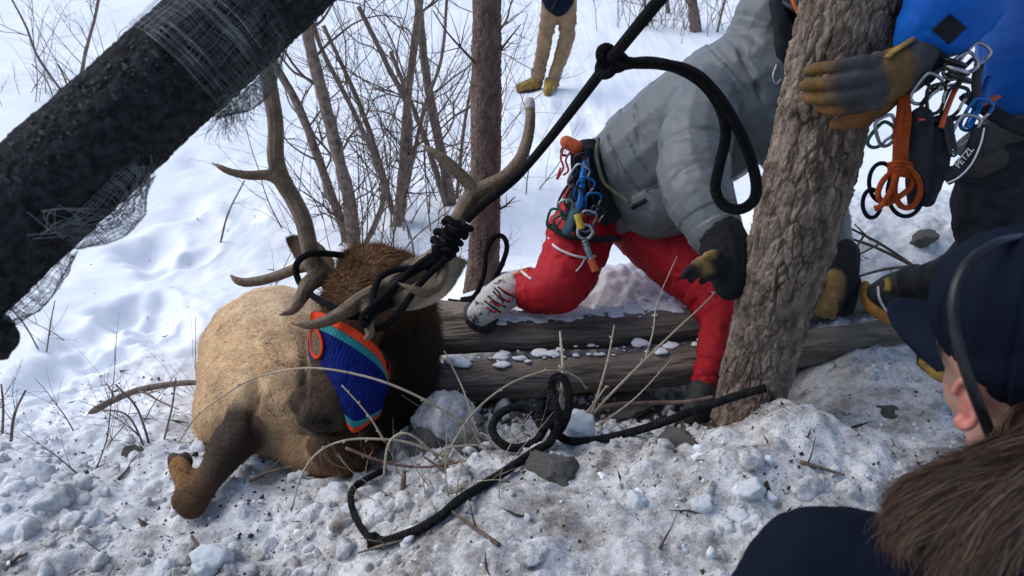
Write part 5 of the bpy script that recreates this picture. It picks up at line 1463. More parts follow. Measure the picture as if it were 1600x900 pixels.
# lettered strap
st = thing('lettered_strap', P(1470, 280, 1.74), 'black strap with pale PETZL lettering on the dark thigh', 'strap')
sq = PL((1532, 196, 1.735), (1526, 222, 1.728), (1512, 250, 1.725), (1494, 270, 1.725), (1476, 280, 1.73))
surf_tube('webbing', sq, 0.0165, M_BLACK, st, flat=0.3)
surf_tube('pale_edge', PL((1538, 200, 1.722), (1532, 226, 1.714), (1518, 256, 1.71), (1498, 277, 1.712), (1480, 286, 1.718)), 0.0018, M_WHITE, st)
cu = bpy.data.curves.new('lettering', 'FONT'); cu.body = 'PETZL'; cu.size = 0.019; cu.extrude = 0.0006; cu.align_x = 'CENTER'; cu.align_y = 'CENTER'
to = bpy.data.objects.new('lettering_tmp', cu); COL.objects.link(to)
bpy.context.view_layer.update()
tm = to.evaluated_get(bpy.context.evaluated_depsgraph_get()).to_mesh()
tv = np.array([x.co[:] for x in tm.vertices]); tf = [tuple(p.vertices) for p in tm.polygons]
bpy.data.objects.remove(to, do_unlink=True)
ax = P(1522, 226, 1.705) - P(1492, 264, 1.705); ax /= np.linalg.norm(ax)
fz = -_F; fy = np.cross(fz, ax); fx = ax
lv = P(1507, 246, 1.7055) + tv[:, :1] * fx + tv[:, 1:2] * fy * 1.0 + tv[:, 2:3] * fz
mobj('lettering', lv, tf, M_WHITE, st, smooth=False)

# ---------------------------------------------------------------- person standing far below in tan trousers
D8 = 8.0
bg = thing('person', G(850, 148), 'person in tan trousers and yellow boots standing on the far snow', 'person')
gy_ = G(850, 140); DB = pix(gy_[None])[2][0]
def W(px, h, dx=0.0, dy=0.0):
    """point above the standing place: px across at the feet, metres up"""
    b = P(px, 140, DB); return np.array((b[0] + dx, gy_[1] + dy, gy_[2] + h))
B = Body()
B.ell(W(862, 1.68), (0.085, 0.10, 0.12)); B.ell(W(862, 1.67, 0, -0.10), (0.014, 0.02, 0.02)); B.chain([W(862, 1.58), W(862, 1.45)], [0.06, 0.07]); B.chain([W(862, 1.40), W(862, 0.95)], [0.13, 0.12])
B.chain([W(846, 0.1), W(850, 0.5), W(856, 0.9)], [0.03, 0.035, 0.06]); B.chain([W(870, 0.1), W(878, 0.5, 0.02), W(878, 0.9)], [0.03, 0.035, 0.06])
v, f, n = B.fuse(0.02, 4); mobj('body', v, f, M_SKIN, bg)
B = Body()
B.chain([W(840, 0.07, -0.02), W(845, 0.30), W(852, 0.55), W(858, 0.92, 0.02)], [0.066, 0.068, 0.078, 0.105]); B.chain([W(862, 0.05, 0, -0.03), W(871, 0.30, 0.02), W(880, 0.55, 0.02), W(879, 0.92)], [0.066, 0.070, 0.082, 0.105])
garment('trousers', B, 0.012, 2, M_TANP, bg, 0.020, 12, 0.010)
B = Body(); B.chain([W(868, 0.86), W(866, 1.15), W(864, 1.40)], [0.165, 0.17, 0.16]); B.chain([W(838, 1.38), W(830, 1.1), W(846, 0.98, 0, -0.14)], [0.075, 0.065, 0.05]); B.chain([W(892, 1.38), W(900, 1.1), W(884, 0.98, 0, -0.14)], [0.075, 0.065, 0.05])
garment('jacket', B, 0.018, 4, M_NAVY, bg, 0.012, 12, 0.01)
B = Body(); B.ell(W(862, 1.76), (0.10, 0.115, 0.085)); v, f, n = B.fuse(0.015, 2); mobj('knit_hat', v, f, M_BLACK, bg)
for pts, rad in (([W(838, 0.07), W(830, 0.055, -0.04, -0.05), W(822, 0.045, -0.06, -0.08)], [0.068, 0.056, 0.044]), ([W(860, 0.07, 0, -0.03), W(859, 0.055, -0.01, -0.13), W(858, 0.04, -0.02, -0.22)], [0.068, 0.058, 0.046])):
    B = Body(); B.chain(pts, rad); v, f, n = B.fuse(0.012, 3); v = v + n * (0.008 * fbm(v * 20, 2))[:, None]; bo = mobj('boot', v, f, M_YBOOT, bg)
    B = Body(); B.chain([p - np.array((0, 0, 0.035)) for p in pts], np.array(rad) * 0.8); v, f, n = B.fuse(0.012, 1); mobj('sole', v, f, M_RUB, bo)

# ---------------------------------------------------------------- onlooker in front, lower right
wo = thing('person', np.array((0.62, 0.62, 0.28)), 'onlooker in navy cap and jacket with long brown hair, seen from behind', 'person')
HC = P(1590, 555, 0.93)                                    # centre of the head
fd = np.array((-0.40, 0.89, -0.16)); fd /= np.linalg.norm(fd)      # where she looks
rt = np.cross(fd, (0, 0, 1.0)); rt /= np.linalg.norm(rt); hu = np.cross(rt, fd)
def Hd(f_, r_, u_): return HC + fd * f_ + rt * r_ + hu * u_
RH = np.column_stack([fd, rt, hu])
B = Body()
fd2 = np.array((-0.05, 0.985, -0.16)); fd2 /= np.linalg.norm(fd2)      # the face, turned away from the viewer
rt2 = np.cross(fd2, (0, 0, 1.0)); rt2 /= np.linalg.norm(rt2); hu2 = np.cross(rt2, fd2); RF = np.column_stack([fd2, rt2, hu2])
def Hf(f_, r_, u_): return HC + fd2 * f_ + rt2 * r_ + hu2 * u_
B.ell(Hd(-0.004, 0, 0.01), (0.090, 0.072, 0.105), RH); B.ell(Hf(0.036, 0.0, -0.055), (0.048, 0.052, 0.06), RF); B.ell(Hf(0.07, 0, -0.09), (0.024, 0.028, 0.022), RF)
B.chain([Hf(0.088, 0, 0.005), Hf(0.110, 0, -0.03)], [0.010, 0.014]); B.ell(Hf(0.080, 0, -0.060), (0.014, 0.024, 0.008), RF)
B.ell(Hf(0.072, -0.03, 0.0), (0.012, 0.017, 0.012), RF); B.ell(Hf(0.072, 0.03, 0.0), (0.012, 0.017, 0.012), RF)
B.chain([Hd(-0.015, 0, -0.08), Hd(-0.04, 0, -0.18)], [0.056, 0.062])
B.chain([P(1420, 965, 0.84), P(1680, 975, 0.84)], [0.08, 0.08]); B.chain([P(1550, 960, 0.84), np.array((0.60, 0.50, 0.42))], [0.12, 0.13])
B.chain([np.array((0.52, 0.50, 0.42)), np.array((0.42, 0.80, 0.50)), np.array((0.45, 0.70, 0.26))], [0.09, 0.07, 0.05]); B.chain([np.array((0.68, 0.50, 0.42)), np.array((0.76, 0.80, 0.50)), np.array((0.74, 0.68, 0.26))], [0.09, 0.07, 0.05])
v, f, n = B.fuse(0.0055, 5); mobj('body', v, f, M_SKIN, wo)
# left ear
A = Body()
EC = Hd(-0.008, -0.078, -0.035)
for a in np.linspace(-1.9, 2.5, 12):
    b = a + 0.37
    A.chain([EC + fd * (-0.016 * math.cos(a)) + hu * (0.030 * math.sin(a)) - rt * 0.010, EC + fd * (-0.016 * math.cos(b)) + hu * (0.030 * math.sin(b)) - rt * 0.010], [0.0048, 0.0048], n=1)
A.ell(EC - rt * 0.003, (0.016, 0.006, 0.027), RH); A.ell(EC - hu * 0.027 - rt * 0.006 + fd * 0.005, 0.0085)
v, f, n = A.fuse(0.0022, 4); mobj('ear', v, f, mat('ear_skin', (0.46, 0.15, 0.11), 0.5, (0.56, 0.22, 0.17), 40, sub=0.15), wo)
# cap: crown, peak, headband
A = Body(); A.ell(Hd(-0.004, 0, 0.055), (0.112, 0.090, 0.098), RH); A.ell(Hd(-0.03, 0, 0.02), (0.088, 0.087, 0.075), RH)
v, f, n = A.fuse(0.004, 5)
lo = (v - HC) @ hu; keepf = [q for q in f if np.mean(lo[list(q)]) > -0.012 - 0.02 * (np.mean(((v - HC) @ fd)[list(q)]) < -0.02)]
used = sorted(set(i for q in keepf for i in q)); mp_ = {i: k for k, i in enumerate(used)}
cv = v[used] + n[used] * (0.003 * fbm(v[used] * 14, 2))[:, None]
lf = (cv - HC) @ fd; lr = (cv - HC) @ rt; la = np.arctan2(lr, lf)
seam = np.min(np.abs((la[:, None] - np.array((0, 1.05, 2.09, 3.14, -1.05, -2.09, -3.14))[None])), 1) * np.hypot(lr, lf)
cv = cv - n[used] * (0.0022 * np.exp(-(seam / 0.0022) ** 2) - 0.0010 * np.exp(-((seam - 0.0055) / 0.0012) ** 2))[:, None]
crown = mobj('cap_crown', cv, [tuple(mp_[i] for i in q) for q in keepf], M_NAVY, wo)
sm = crown.modifiers.new('t', 'SOLIDIFY'); sm.thickness = 0.003
pv, pf = [], []
for lay in (0, 1):
    for i in range(13):
        a = (i / 12 - 0.5) * 2.5
        for j in range(9):
            t = j / 8
            r_ = 0.082 + 0.096 * t * (math.cos(a) ** 0.6)
            pv.append(Hd(r_ * math.cos(a) * 1.0, math.sin(a) * 0.088 * (1 - 0.08 * t), 0.020 - 0.010 * t - 0.32 * (math.sin(a) * 0.09) ** 2 / 0.09 - lay * 0.004))
for lay in (0, 1):
    for i in range(12):
        for j in range(8):
            q = (lay * 117 + i * 9 + j, lay * 117 + i * 9 + j + 1, lay * 117 + (i + 1) * 9 + j + 1, lay * 117 + (i + 1) * 9 + j); pf.append(q if lay else q[::-1])
for i in range(12): pf.append((i * 9 + 8, (i + 1) * 9 + 8, 117 + (i + 1) * 9 + 8, 117 + i * 9 + 8))
mobj('cap_peak', pv, pf, M_NAVY, wo)
hb = surf_tube('headset_band', PL((1640, 362, 0.90), (1600, 369, 0.88), (1560, 378, 0.86), (1522, 402, 0.845), (1498, 436, 0.835), (1490, 476, 0.83), (1494, 520, 0.828), (1505, 565, 0.828), (1524, 620, 0.83), (1548, 680, 0.835)), 0.0062, M_BLACKM, None, flat=0.6)
props(hb, 'thin dark headband arching over the navy cap', 'headband')
# jacket
B = Body()
B.chain([P(1222, 950, 0.86), P(1262, 890, 0.86), P(1330, 880, 0.845), P(1430, 930, 0.83), P(1560, 950, 0.83), P(1700, 960, 0.84)], [0.060, 0.062, 0.058, 0.075, 0.10, 0.09])
B.chain([P(1222, 950, 0.86), P(1195, 1060, 0.90), np.array((0.36, 0.78, 0.56))], [0.062, 0.058, 0.045]); B.chain([P(1550, 970, 0.84), np.array((0.60, 0.50, 0.40))], [0.14, 0.15])
cr = [([P(1330, 900, 0.78), P(1370, 868, 0.78), P(1440, 870, 0.77), P(1500, 890, 0.76)], 0.005, 0.006), ([P(1180, 900, 0.81), P(1215, 840, 0.80), P(1240, 800, 0.81)], 0.003, 0.003)]
garment('jacket', B, 0.005, 6, M_NAVY, wo, 0.003, 20, 0.004, cr)
B = Body(); B.chain([np.array((0.60, 0.50, 0.36)), np.array((0.42, 0.80, 0.50)), np.array((0.45, 0.70, 0.28))], [0.11, 0.08, 0.055]); B.chain([np.array((0.62, 0.50, 0.36)), np.array((0.78, 0.80, 0.50)), np.array((0.74, 0.68, 0.28))], [0.11, 0.08, 0.055])
garment('trousers', B, 0.012, 4, M_DPANT, wo)
# long windblown hair
M_HAIR = mat('brown_hair', (0.75, 0.75, 0.75), 0.42, (1.1, 1.1, 1.1), 60, vcol=True, spec=0.5)
rg = np.random.default_rng(77)
def hair_locks(count, per, ctrl, spread0, spread1, w, fray):
    vs_, fs_, cs_, k0 = [], [], [], 0
    for l in range(count):
        u = rg.random()
        a = np.array(ctrl[0]); b = np.array(ctrl[1])
        line = a * (1 - u) + b * u
        base = np.array([P(*q) for q in line])
        c = catmull(base, 4); m = len(c); t = np.linspace(0, 1, m)[:, None]
        off0, off1 = rg.normal(size=3) * spread0, rg.normal(size=3) * spread1
        bendv = rg.normal(size=3) * 0.005
        lock = c + off0 * (1 - t) + off1 * t + bendv * np.sin(t * 6 + rg.random() * 6)
        tone = np.array((0.120, 0.064, 0.035)) * rg.uniform(0.45, 1.2) * (0.55 + 0.9 * (0.5 + 0.5 * math.sin(u * 37 + 2 * math.sin(u * 11))))
        for h_ in range(per):
            j0, j1 = rg.normal(size=3) * 0.002, rg.normal(size=3) * fray
            p = lock + j0 + (j1 - j0) * t ** 1.5 + rg.normal(size=3) * 0.0015 * np.sin(t * 9 + rg.random() * 6)
            end = rg.integers(int(m * 0.7), m + 1); p = p[:end]
            d = np.gradient(p, axis=0); s = np.cross(d, _F + rg.normal(size=3) * 0.4); s /= np.maximum(np.linalg.norm(s, axis=1), 1e-9)[:, None]
            ww = (w * np.linspace(1, 0.25, len(p)))[:, None]
            vs_.append(np.stack([p - s * ww, p + s * ww], 1).reshape(-1, 3))
            fs_ += [(k0 + 2 * i, k0 + 2 * i + 1, k0 + 2 * i + 3, k0 + 2 * i + 2) for i in range(len(p) - 1)]
            k0 += 2 * len(p)
            cs_.append(np.tile(tone * rg.uniform(0.8, 1.25), (2 * len(p), 1)))
    return np.concatenate(vs_), fs_, np.concatenate(cs_)
HV, HF, HCc = [], [], []
o_ = 0
for args in ((520, 8, ([(1640, 690, 0.80), (1570, 705, 0.79), (1500, 725, 0.785), (1455, 740, 0.785), (1415, 760, 0.79), (1394, 790, 0.795), (1402, 825, 0.80)],
                        [(1660, 760, 0.77), (1600, 770, 0.765), (1540, 785, 0.765), (1480, 805, 0.77), (1430, 830, 0.775), (1405, 850, 0.78), (1410, 880, 0.785)]), 0.005, 0.006, 0.00040, 0.006),
             (560, 8, ([(1650, 700, 0.78), (1590, 740, 0.765), (1530, 790, 0.76), (1490, 840, 0.76), (1465, 890, 0.765), (1450, 940, 0.77)],
                        [(1690, 780, 0.77), (1650, 820, 0.76), (1615, 860, 0.755), (1590, 900, 0.755), (1570, 940, 0.76), (1560, 980, 0.765)]), 0.006, 0.007, 0.00040, 0.006),
             (160, 11, ([(1600, 640, 0.85), (1570, 680, 0.825), (1545, 705, 0.81), (1500, 722, 0.80), (1450, 735, 0.795)],
                       [(1680, 640, 0.84), (1640, 690, 0.80), (1600, 720, 0.79), (1540, 740, 0.785), (1470, 760, 0.785)]), 0.005, 0.006, 0.0004, 0.010)):
    a_, b_, c_ = hair_locks(*args)
    HV.append(a_); HF += [tuple(i + o_ for i in q) for q in b_]; HCc.append(c_); o_ += len(a_)
props(mobj('hair', np.concatenate(HV), HF, M_HAIR, wo, col=np.concatenate(HCc)), kind='stuff')
# ================================================================== snow chunks, stones, dry stems, litter
M_CHUNK = mat('chunk_snow', (0.72, 0.74, 0.76), 0.7, (0.88, 0.90, 0.92), 14, 0.6, 60, spec=0.2)
M_CHUNKD = mat('dirty_chunk_snow', (0.48, 0.46, 0.44), 0.75, (0.74, 0.74, 0.74), 18, 0.8, 60, spec=0.2)
M_STONE = mat('stone', (0.085, 0.075, 0.065), 0.85, (0.26, 0.24, 0.215), 14, 0.9, 60, contrast=(0.3, 0.7))
def lump(seed, sub=4, rough=0.42, freq=1.7, flat=0.8):
    """angular broken lump: cut by random planes, then roughened"""
    bm = bmesh.new(); bmesh.ops.create_icosphere(bm, subdivisions=sub, radius=1.0)
    v = np.array([x.co[:] for x in bm.verts]); f = [tuple(y.index for y in q.verts) for q in bm.faces]; bm.free()
    r2 = np.random.default_rng(100 + seed)
    pn = r2.normal(size=(15, 3)); pn /= np.linalg.norm(pn, axis=1)[:, None]
    pdist = r2.uniform(0.62, 1.0, 15)
    dt = np.maximum(v @ pn.T, 0.05)
    r = np.minimum((pdist / dt).min(1), 1.15)
    r = r + rough * 0.55 * fbm(v * 2.2 + seed, 4) + 0.16 * np.abs(fbm(v * 5 + seed, 3)) + 0.07 * fbm(v * 13 + seed, 2)
    v = v * r[:, None]; v[:, 2] *= flat
    return v, f
def lump_mesh(name, material, *a, **k):
    v, f = lump(*a, **k)
    me = bpy.data.meshes.new(name); me.from_pydata(v.tolist(), [], f); me.polygons.foreach_set('use_smooth', [True] * len(f)); me.materials.append(material); me.update()
    return me
big = [lump_mesh('snow_lump', M_CHUNK, s) for s in range(5)]
bigd = [lump_mesh('dirty_lump', M_SNOW, s + 9) for s in range(5)]
smal = [lump_mesh('snow_clod', M_CHUNK, s + 20, 2) for s in range(6)]
smald = [lump_mesh('dirty_clod', M_SNOW, s + 30, 2) for s in range(6)]
stn = [lump_mesh('stone', M_STONE, s + 50, 4, 0.55, 1.2, 0.75) for s in range(4)]
rg = np.random.default_rng(8)
def put(name, me, px, py, wpx, label, cat, group=None, sink=0.35, d=None):
    q = G(px, py) if d is None else P(px, py, d)
    dd = pix(q[None])[2][0]
    r = wpx * dd / FPX / 2
    o = bpy.data.objects.new(name, me); COL.objects.link(o)
    o.location = (q[0], q[1], q[2] + r * (0.8 - 2 * sink)); o.rotation_euler = (rg.uniform(-0.5, 0.5), rg.uniform(-0.5, 0.5), rg.uniform(0, 6.28))
    o.scale = (r, r * rg.uniform(0.8, 1.15), r * rg.uniform(0.75, 1.1))
    return props(o, label, cat, group)
GS = 'loose snow chunks on the bank'
for k, (px, py, w, lab) in enumerate(((332, 880, 74, 'largest clean white snow chunk at the bottom left below the hoof'), (258, 890, 50, 'white snow chunk just left of the largest one at the bottom edge'),
        (418, 858, 32, 'small white snow chunk right of the largest one'), (85, 560 + 225, 62, 'rounded snow chunk on the far left of the bank'), (60, 740, 50, 'snow chunk in the cluster at the far left below the twigs'),
        (30, 830, 60, 'broken snow chunk at the left picture edge'), (140, 815, 50, 'flat snow chunk between the left edge and the hoof'), (835, 868, 46, 'smooth oval snow chunk low in the middle of the bank'),
        (1100, 790, 36, 'rounded snow chunk above the navy shoulder'), (1150, 808, 44, 'larger lumpy snow chunk nearest the navy shoulder'), (1175, 765, 44, 'white snow lump below the heap at the pine'),
        (720, 760, 46, 'white snow chunk under the knotted rope run'), (995, 790, 40, 'peaked snow chunk in the middle of the bank'), (525, 775, 44, 'white snow chunk beside the rope tail under the elk'), (545, 800, 36, 'grey snow chunk inside the rope tail curve'))):
    put('snow_chunk', (big if k % 4 != 3 else bigd)[k % 5], px, py, w, lab, 'snow chunk', GS)
put('snow_chunk', bigd[2], 692, 668, 96, 'big speckled snow block between the elk neck and the rope coil', 'snow chunk', GS, 0.3, 2.28)
put('snow_chunk', big[1], 905, 668, 62, 'white snow block under the rope right of the knot', 'snow chunk', GS, 0.3, 2.16)
for px, py, w, lab in ((868, 742, 84, 'grey brown stone below the rope knot'), (672, 700, 60, 'dark stone in the ditch below the speckled snow block'), (985, 640, 70, 'flat dark stone in the ditch under the lower log'),
                       (1060, 690, 60, 'brown stone at the ditch edge below the rope'), (210, 712, 34, 'small brown stone by the twigs left of the leg'), (740, 700, 50, 'dark stone left of the rope coil'), (605, 720, 40, 'dark stone under the elk chin'), (1385, 175 + 470, 36, 'small dark stone on the dirty slope right of the pine'), (1440, 375, 40, 'dark lump half buried behind the orange cord')):
    put('stone', stn[w % 4], px, py, w, lab, 'stone', 'stones on the bank')
n_ = 0
while n_ < 60:
    px, py = rg.uniform(0, 1500), rg.uniform(640, 900)
    if py < 700 + 0.0 * px and 300 < px < 900: continue
    if px > 1150 and py > 780: continue
    w = 12 + 16 * rg.random() ** 2.0
    dens = pnoise(np.array([[px / 160.0, py / 110.0, 3.3]]))[0]
    if rg.random() > 0.45 + dens: continue
    put('snow_clod', (smal if rg.random() < 0.6 else smald)[n_ % 6], px, py, w, 'small crumbled snow clod scattered over the dirty bank', 'snow clod', 'crumbled snow clods', 0.3)
    n_ += 1
# rubble of the trampled bank: broken crust, uncountable
rb = np.random.default_rng(15)
bases = [lump(s_ + 70, 2, 0.8) for s_ in range(8)]
bases3 = [lump(s_ + 70, 3, 0.8) for s_ in range(8)]
def rubble(name, label, count, area, smin, smax, seed, material, zoff=None, thr=0.0):
    r2 = np.random.default_rng(seed)
    x = r2.uniform(area[0], area[1], count * 5); y = r2.uniform(area[2], area[3], count * 5)
    dens = fbm(np.column_stack([x * 1.9, y * 1.9, np.full(len(x), seed + 0.5)]), 3)
    ok = (r2.random(len(x)) < 0.30 + 1.5 * (dens - thr)) & (y - 0.35 * np.clip(x, -1, 1) < 2.35)
    x, y = x[ok][:count], y[ok][:count]; z = gheight(x, y)
    vs_, fs_, k0 = [], [], 0
    for a_, b_, c_ in zip(x, y, z):
        s_ = smin + (smax - smin) * r2.random() ** 4.0
        v_, f_ = (bases3 if s_ > 0.011 else bases)[r2.integers(8)]
        M_ = rot_to(r2.normal(size=3)) * (s_ * r2.uniform(0.75, 1.25, 3))
        vs_.append(v_ @ M_.T + np.array((a_, b_, c_ + s_ * r2.uniform(-0.6, 0.1)))); fs_.append(np.array(f_) + k0); k0 += len(v_)
    o = mobj(name, np.concatenate(vs_), np.concatenate(fs_), material, base=(0, 0, 0))
    return props(o, label, 'snow', None, 'stuff')
rubble('snow_rubble', 'broken crust and lumps of dirty snow over the trampled bank', 2300, (-1.6, 1.75, 0.98, 2.5), 0.003, 0.036, 4, M_SNOW)
rubble('white_rubble', 'clean white snow crumbs on the dirty bank', 420, (-1.6, 1.75, 0.98, 2.5), 0.0025, 0.016, 5, M_CHUNK)
# crumbs and dark litter: uncountable
def scatter(name, label, cat, material, count, size, shape, seed, area):
    r2 = np.random.default_rng(seed); vs_, fs_, k0 = [], [], 0
    x = r2.uniform(area[0], area[1], count * 3); y = r2.uniform(area[2], area[3], count * 3)
    dens = fbm(np.column_stack([x * 2.2, y * 2.2, np.full(len(x), seed)]), 3)
    ok = r2.random(len(x)) < 0.42 + 1.1 * dens
    x, y = x[ok][:count], y[ok][:count]; z = gheight(x, y)
    for a, b, c in zip(x, y, z):
        s = size * math.exp(r2.normal() * 0.55)
        if shape == 'crumb':
            v = np.array([(1, 0, -0.2), (-0.4, 0.9, 0), (-0.5, -0.8, 0.1), (0.1, 0.1, 1), (0.6, 0.7, 0.5), (0, 0, -0.8)]) * s + r2.normal(size=(6, 3)) * s * 0.25
            f = [(0, 4, 3), (4, 1, 3), (1, 2, 3), (2, 0, 3), (0, 5, 4), (4, 5, 1), (1, 5, 2), (2, 5, 0)]
        else:
            L = s * r2.uniform(1.5, 7); d = r2.normal(size=3) * np.array((1, 1, 0.3)); d /= np.linalg.norm(d); e = np.cross(d, (0, 0, 1)); e /= np.linalg.norm(e)
            v = np.array([-d * L, e * s * 0.5, d * L + r2.normal(size=3) * s, -e * s * 0.5, np.array((0, 0, s * 0.6))]); f = [(0, 1, 4), (1, 2, 4), (2, 3, 4), (3, 0, 4), (0, 3, 2, 1)]
        vs_.append(v + np.array((a, b, c + s * 0.3))); fs_ += [tuple(i + k0 for i in q) for q in f]; k0 += len(v)
    o = mobj(name, np.concatenate(vs_), fs_, material, base=(0, 0, 0), smooth=(shape == 'crumb'))
    return props(o, label, cat, None, 'stuff')
M_LIT = mat('needle_litter', (0.02, 0.015, 0.011), 0.9, (0.09, 0.065, 0.045), 40)
AR = (-1.7, 1.8, 0.95, 2.6)
scatter('snow_crumbs', 'fine snow crumbs over the trampled bank', 'snow', M_CHUNK, 1500, 0.0028, 'crumb', 1, AR)
scatter('grit', 'dark grit and soil crumbs on the snow', 'grit', M_LIT, 3200, 0.0022, 'crumb', 2, AR)
scatter('bark_litter', 'bark flakes and needles strewn on the snow', 'litter', M_LIT, 1500, 0.0021, 'flake', 3, AR)
scatter('slope_litter', 'dark twig bits and bark specks on the clean slope', 'litter', M_LIT, 150, 0.0030, 'flake', 6, (-2.6, 1.4, 2.5, 5.2))
scatter('ditch_rubble', 'crumbled snow and soil in the ditch below the logs', 'rubble', M_CHUNKD, 900, 0.010, 'crumb', 4, (-0.35, 0.75, 1.75, 2.3))

# dry stems arching out of the ditch: each one a thing
def stem(label, pts, r=0.0032, m=None, buds=True, kids=0):
    c = np.array(pts) if isinstance(pts[0], np.ndarray) else PL(*pts)
    o = MB(); o.tube(c, np.linspace(r, r * 0.55, len(c)), 6, n=7)
    cc = catmull(c, 7)
    if buds:
        for i in range(3, len(cc) - 1, 5):
            d = cc[i + 1] - cc[i - 1]; s = np.cross(d, rg.normal(size=3)); s /= np.linalg.norm(s)
            o.tube([cc[i], cc[i] + s * r * 2.2 + d / np.linalg.norm(d) * r * 2], [r * 0.9, r * 0.35], 5, n=2)
    for k in range(kids):
        i = rg.integers(2, len(cc) - 2); d = cc[i + 1] - cc[i - 1]; branchlet(o, cc[i], d / np.linalg.norm(d) + rg.normal(size=3) * 0.8, 0.07, r * 0.6, rg, 0, 0)
    return props(o.build('dry_stem', m or M_DRY), label, 'stem', 'dry stems around the rope and elk')
stem('long pale stem arching across the elk flank and blindfold', ((790, 716, 2.12), (735, 668, 2.08), (650, 618, 2.02), (570, 588, 2.0), (480, 575, 2.02), (400, 590, 2.1), (350, 618, 2.2), (308, 650, 2.3), (280, 690, 2.36)), 0.0036)
stem('pale stem arching low under the elk chin', ((738, 735, 2.05), (690, 712, 2.04), (640, 692, 2.02), (590, 686, 2.0), (540, 688, 1.99), (498, 706, 1.98), (470, 745, 1.96), (455, 800, 1.93)), 0.0038)
stem('short pale stem leaning over the lower end of the blindfold', ((601, 690, 2.03), (580, 655, 2.03), (558, 628, 2.03), (534, 602, 2.05)), 0.0030)
stem('small pale stem hooped over beside the speckled snow block', ((600, 745, 2.0), (604, 705, 2.0), (614, 684, 2.0), (634, 677, 2.0), (658, 690, 2.01), (680, 712, 2.03), (704, 736, 2.05)), 0.0036)
stem('straight stem leaning left in front of the lower log', ((762, 712, 2.10), (745, 672, 2.12), (722, 605, 2.16), (694, 548, 2.2)), 0.0034)
stem('pale stem arching over the rope coil', ((692, 725, 2.05), (720, 672, 2.08), (755, 630, 2.12), (800, 598, 2.16), (850, 580, 2.2), (880, 580, 2.22), (905, 592, 2.24), (916, 608, 2.25)), 0.0036)
stem('pale stem lying low left of the rope coil', ((676, 722, 2.04), (695, 702, 2.04), (730, 696, 2.05), (770, 697, 2.05), (790, 704, 2.05)), 0.0034)
stem('knobbly tan stalk standing upright at the rope knot', ((874, 660, 2.12), (877, 620, 2.13), (879, 570, 2.15), (875, 518, 2.2)), 0.0058)
stem('stem leaning right from the tuft below the logs, longest of the tuft', ((918, 655, 2.16), (960, 610, 2.18), (1010, 560, 2.22), (1060, 512, 2.3), (1095, 480, 2.36), (1122, 452, 2.42)), 0.0042)
stem('upright stem of the tuft below the logs', ((924, 648, 2.16), (936, 610, 2.18), (950, 560, 2.22), (960, 508, 2.3)), 0.0040)
stem('short stem at the foot of the tuft below the logs', ((912, 650, 2.15), (930, 628, 2.15), (948, 602, 2.16)), 0.0040)
stem('thin stem rising through the snow heap behind the logs', ((1008, 560, 2.26), (1020, 520, 2.3), (1028, 470, 2.4), (1058, 400, 2.5)), 0.0028)
stem('reddish tipped stem by the ditch edge', ((938, 662, 2.15), (970, 640, 2.16), (1003, 612, 2.18), (1050, 560, 2.24)), 0.0030)
stem('dark red cane lying across the dry stems', ((540, 700, 2.02), (600, 722, 2.02), (660, 730, 2.02), (720, 722, 2.03), (768, 716, 2.04)), 0.0042, M_DRYR)
stem('thin dark shoot under the hooped stem', ((690, 745, 2.03), (684, 770, 2.0), (690, 792, 1.98)), 0.0036, M_DRYR, False)
stem('curved dry shoot at the rope tail', ((652, 800, 1.97), (660, 760, 2.0), (680, 738, 2.02), (700, 726, 2.03)), 0.0034)
stem('grey broken stick standing in the snow beside the rope tail', ((620, 806, 1.95), (628, 770, 1.98), (632, 735, 2.0)), 0.010, M_STEM, False)
stem('slanting dark stick under the rope run', ((745, 770, 1.98), (700, 740, 2.0), (660, 712, 2.03)), 0.0045, M_TWIG, False)
stem('black branch lying behind the long rope run', ((905, 656, 2.18), (950, 635, 2.20), (1010, 630, 2.2), (1070, 628, 2.18), (1115, 620, 2.16)), 0.0085, M_TWIG, False)
stem('dark stick lying on the bank below the folded leg', ((390, 752, 2.14), (420, 738, 2.15), (460, 728, 2.16)), 0.0055, M_TWIG, False, 2)
for k, (a, b, lab) in enumerate((((300, 840), (330, 885), 'thin dark stick beside the largest snow chunk'), ((145, 895), (168, 868), 'short brown stick at the bottom left corner'), ((10, 895), (45, 870), 'pale brown stick at the very bottom left'), ((115, 745), (158, 752), 'thin twig lying on the bank left of the leg'), ((185, 752), (205, 735), 'small forked twig left of the hoof'),
                             ((1250, 725), (1318, 748), 'fine dark twig on the heap below the pine'), ((1030, 610 + 250), (1045, 835), 'dark bark piece standing in the snow at the middle'), ((640, 842), (560, 870), 'grey stick lying below the rope tail'), ((780, 855), (700, 800), 'thin stick lying along the rope run'))):
    q0, q1 = G(*a), G(*b); q0[2] += 0.006; q1[2] += 0.012; mid = (q0 + q1) / 2; mid[2] = max(gz(mid[0], mid[1]) + 0.006, mid[2])
    stem(lab, [q0, mid, q1], 0.0036 + 0.001 * (k % 3), (M_TWIG, M_STEM)[k % 2], False, 1)
rt_ = MB()
a0 = P(1428, 416, 2.72)
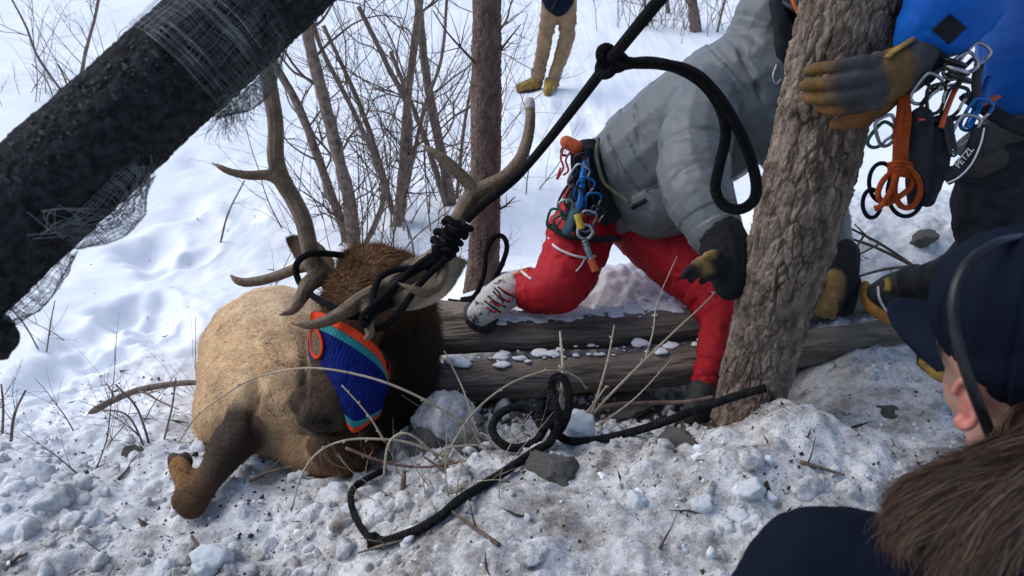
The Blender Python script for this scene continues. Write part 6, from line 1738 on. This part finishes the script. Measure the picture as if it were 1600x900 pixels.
for e in ((1310, 348, 2.6), (1305, 365, 2.6), (1330, 435, 2.55)):
    e_ = P(*e); rt_.tube([a0, (a0 * 0.5 + e_ * 0.5) + np.array((0, 0, 0.01)), e_], [0.006, 0.005, 0.003], 6, n=5)
for e in ((1372, 382, 2.64, 1320, 410, 2.55), (1350, 368, 2.62, 1310, 430, 2.5), (1360, 375, 2.63, 1335, 350, 2.6)):
    rt_.tube([P(*e[:3]), P(*e[3:])], [0.004, 0.002], 5, n=3)
props(rt_.build('bare_twig', M_TWIG), 'forked bare twig over the snow right of the pine trunk', 'twig')

# snow lying on the logs
vs_, fs_, k0 = [], [], 0
r2 = np.random.default_rng(44)
for k in range(420):
    t = r2.random(); up_ = r2.random() < 0.9
    px = 700 + 420 * t if not up_ else r2.choice([790, 830, 900, 960, 1030, 1090]) + r2.normal() * 26
    py = (np.interp(px, [690, 850, 1000, 1150], [600, 590, 578, 560]) if not up_ else np.interp(px, [700, 850, 1000, 1130], [528, 522, 512, 500]))
    q = P(px, py, 2.63 if not up_ else 2.745); s_ = 0.004 + 0.022 * r2.random() ** 3
    q = q + np.array((0, 0.02 * r2.normal() + 0.028, 0.062 if up_ else 0.070))
    v_, f_ = bases[r2.integers(8)]
    vs_.append(v_ * np.array((1.5, 1, 0.4)) * s_ + q); fs_.append(np.array(f_) + k0); k0 += len(v_)
props(mobj('log_snow', np.concatenate(vs_), np.concatenate(fs_), M_CHUNK, base=(0, 0, 0)), 'thin crumbled snow lying along the tops of the logs', 'snow', None, 'stuff')

# fine tangle of dead stems at the elk's chin
tg = MB(); r3 = np.random.default_rng(91)
for k in range(26):
    q = G(r3.uniform(560, 800), r3.uniform(715, 785)); q[2] -= 0.01
    branchlet(tg, q, (r3.normal() * 0.7, r3.normal() * 0.4, r3.uniform(0.5, 1.2)), r3.uniform(0.08, 0.22), 0.0018, r3, 1, 2, 0.16)
props(tg.build('dead_brush', M_DRY), 'thin tangle of dead stems and grass under the elk chin', 'brush', None, 'stuff')
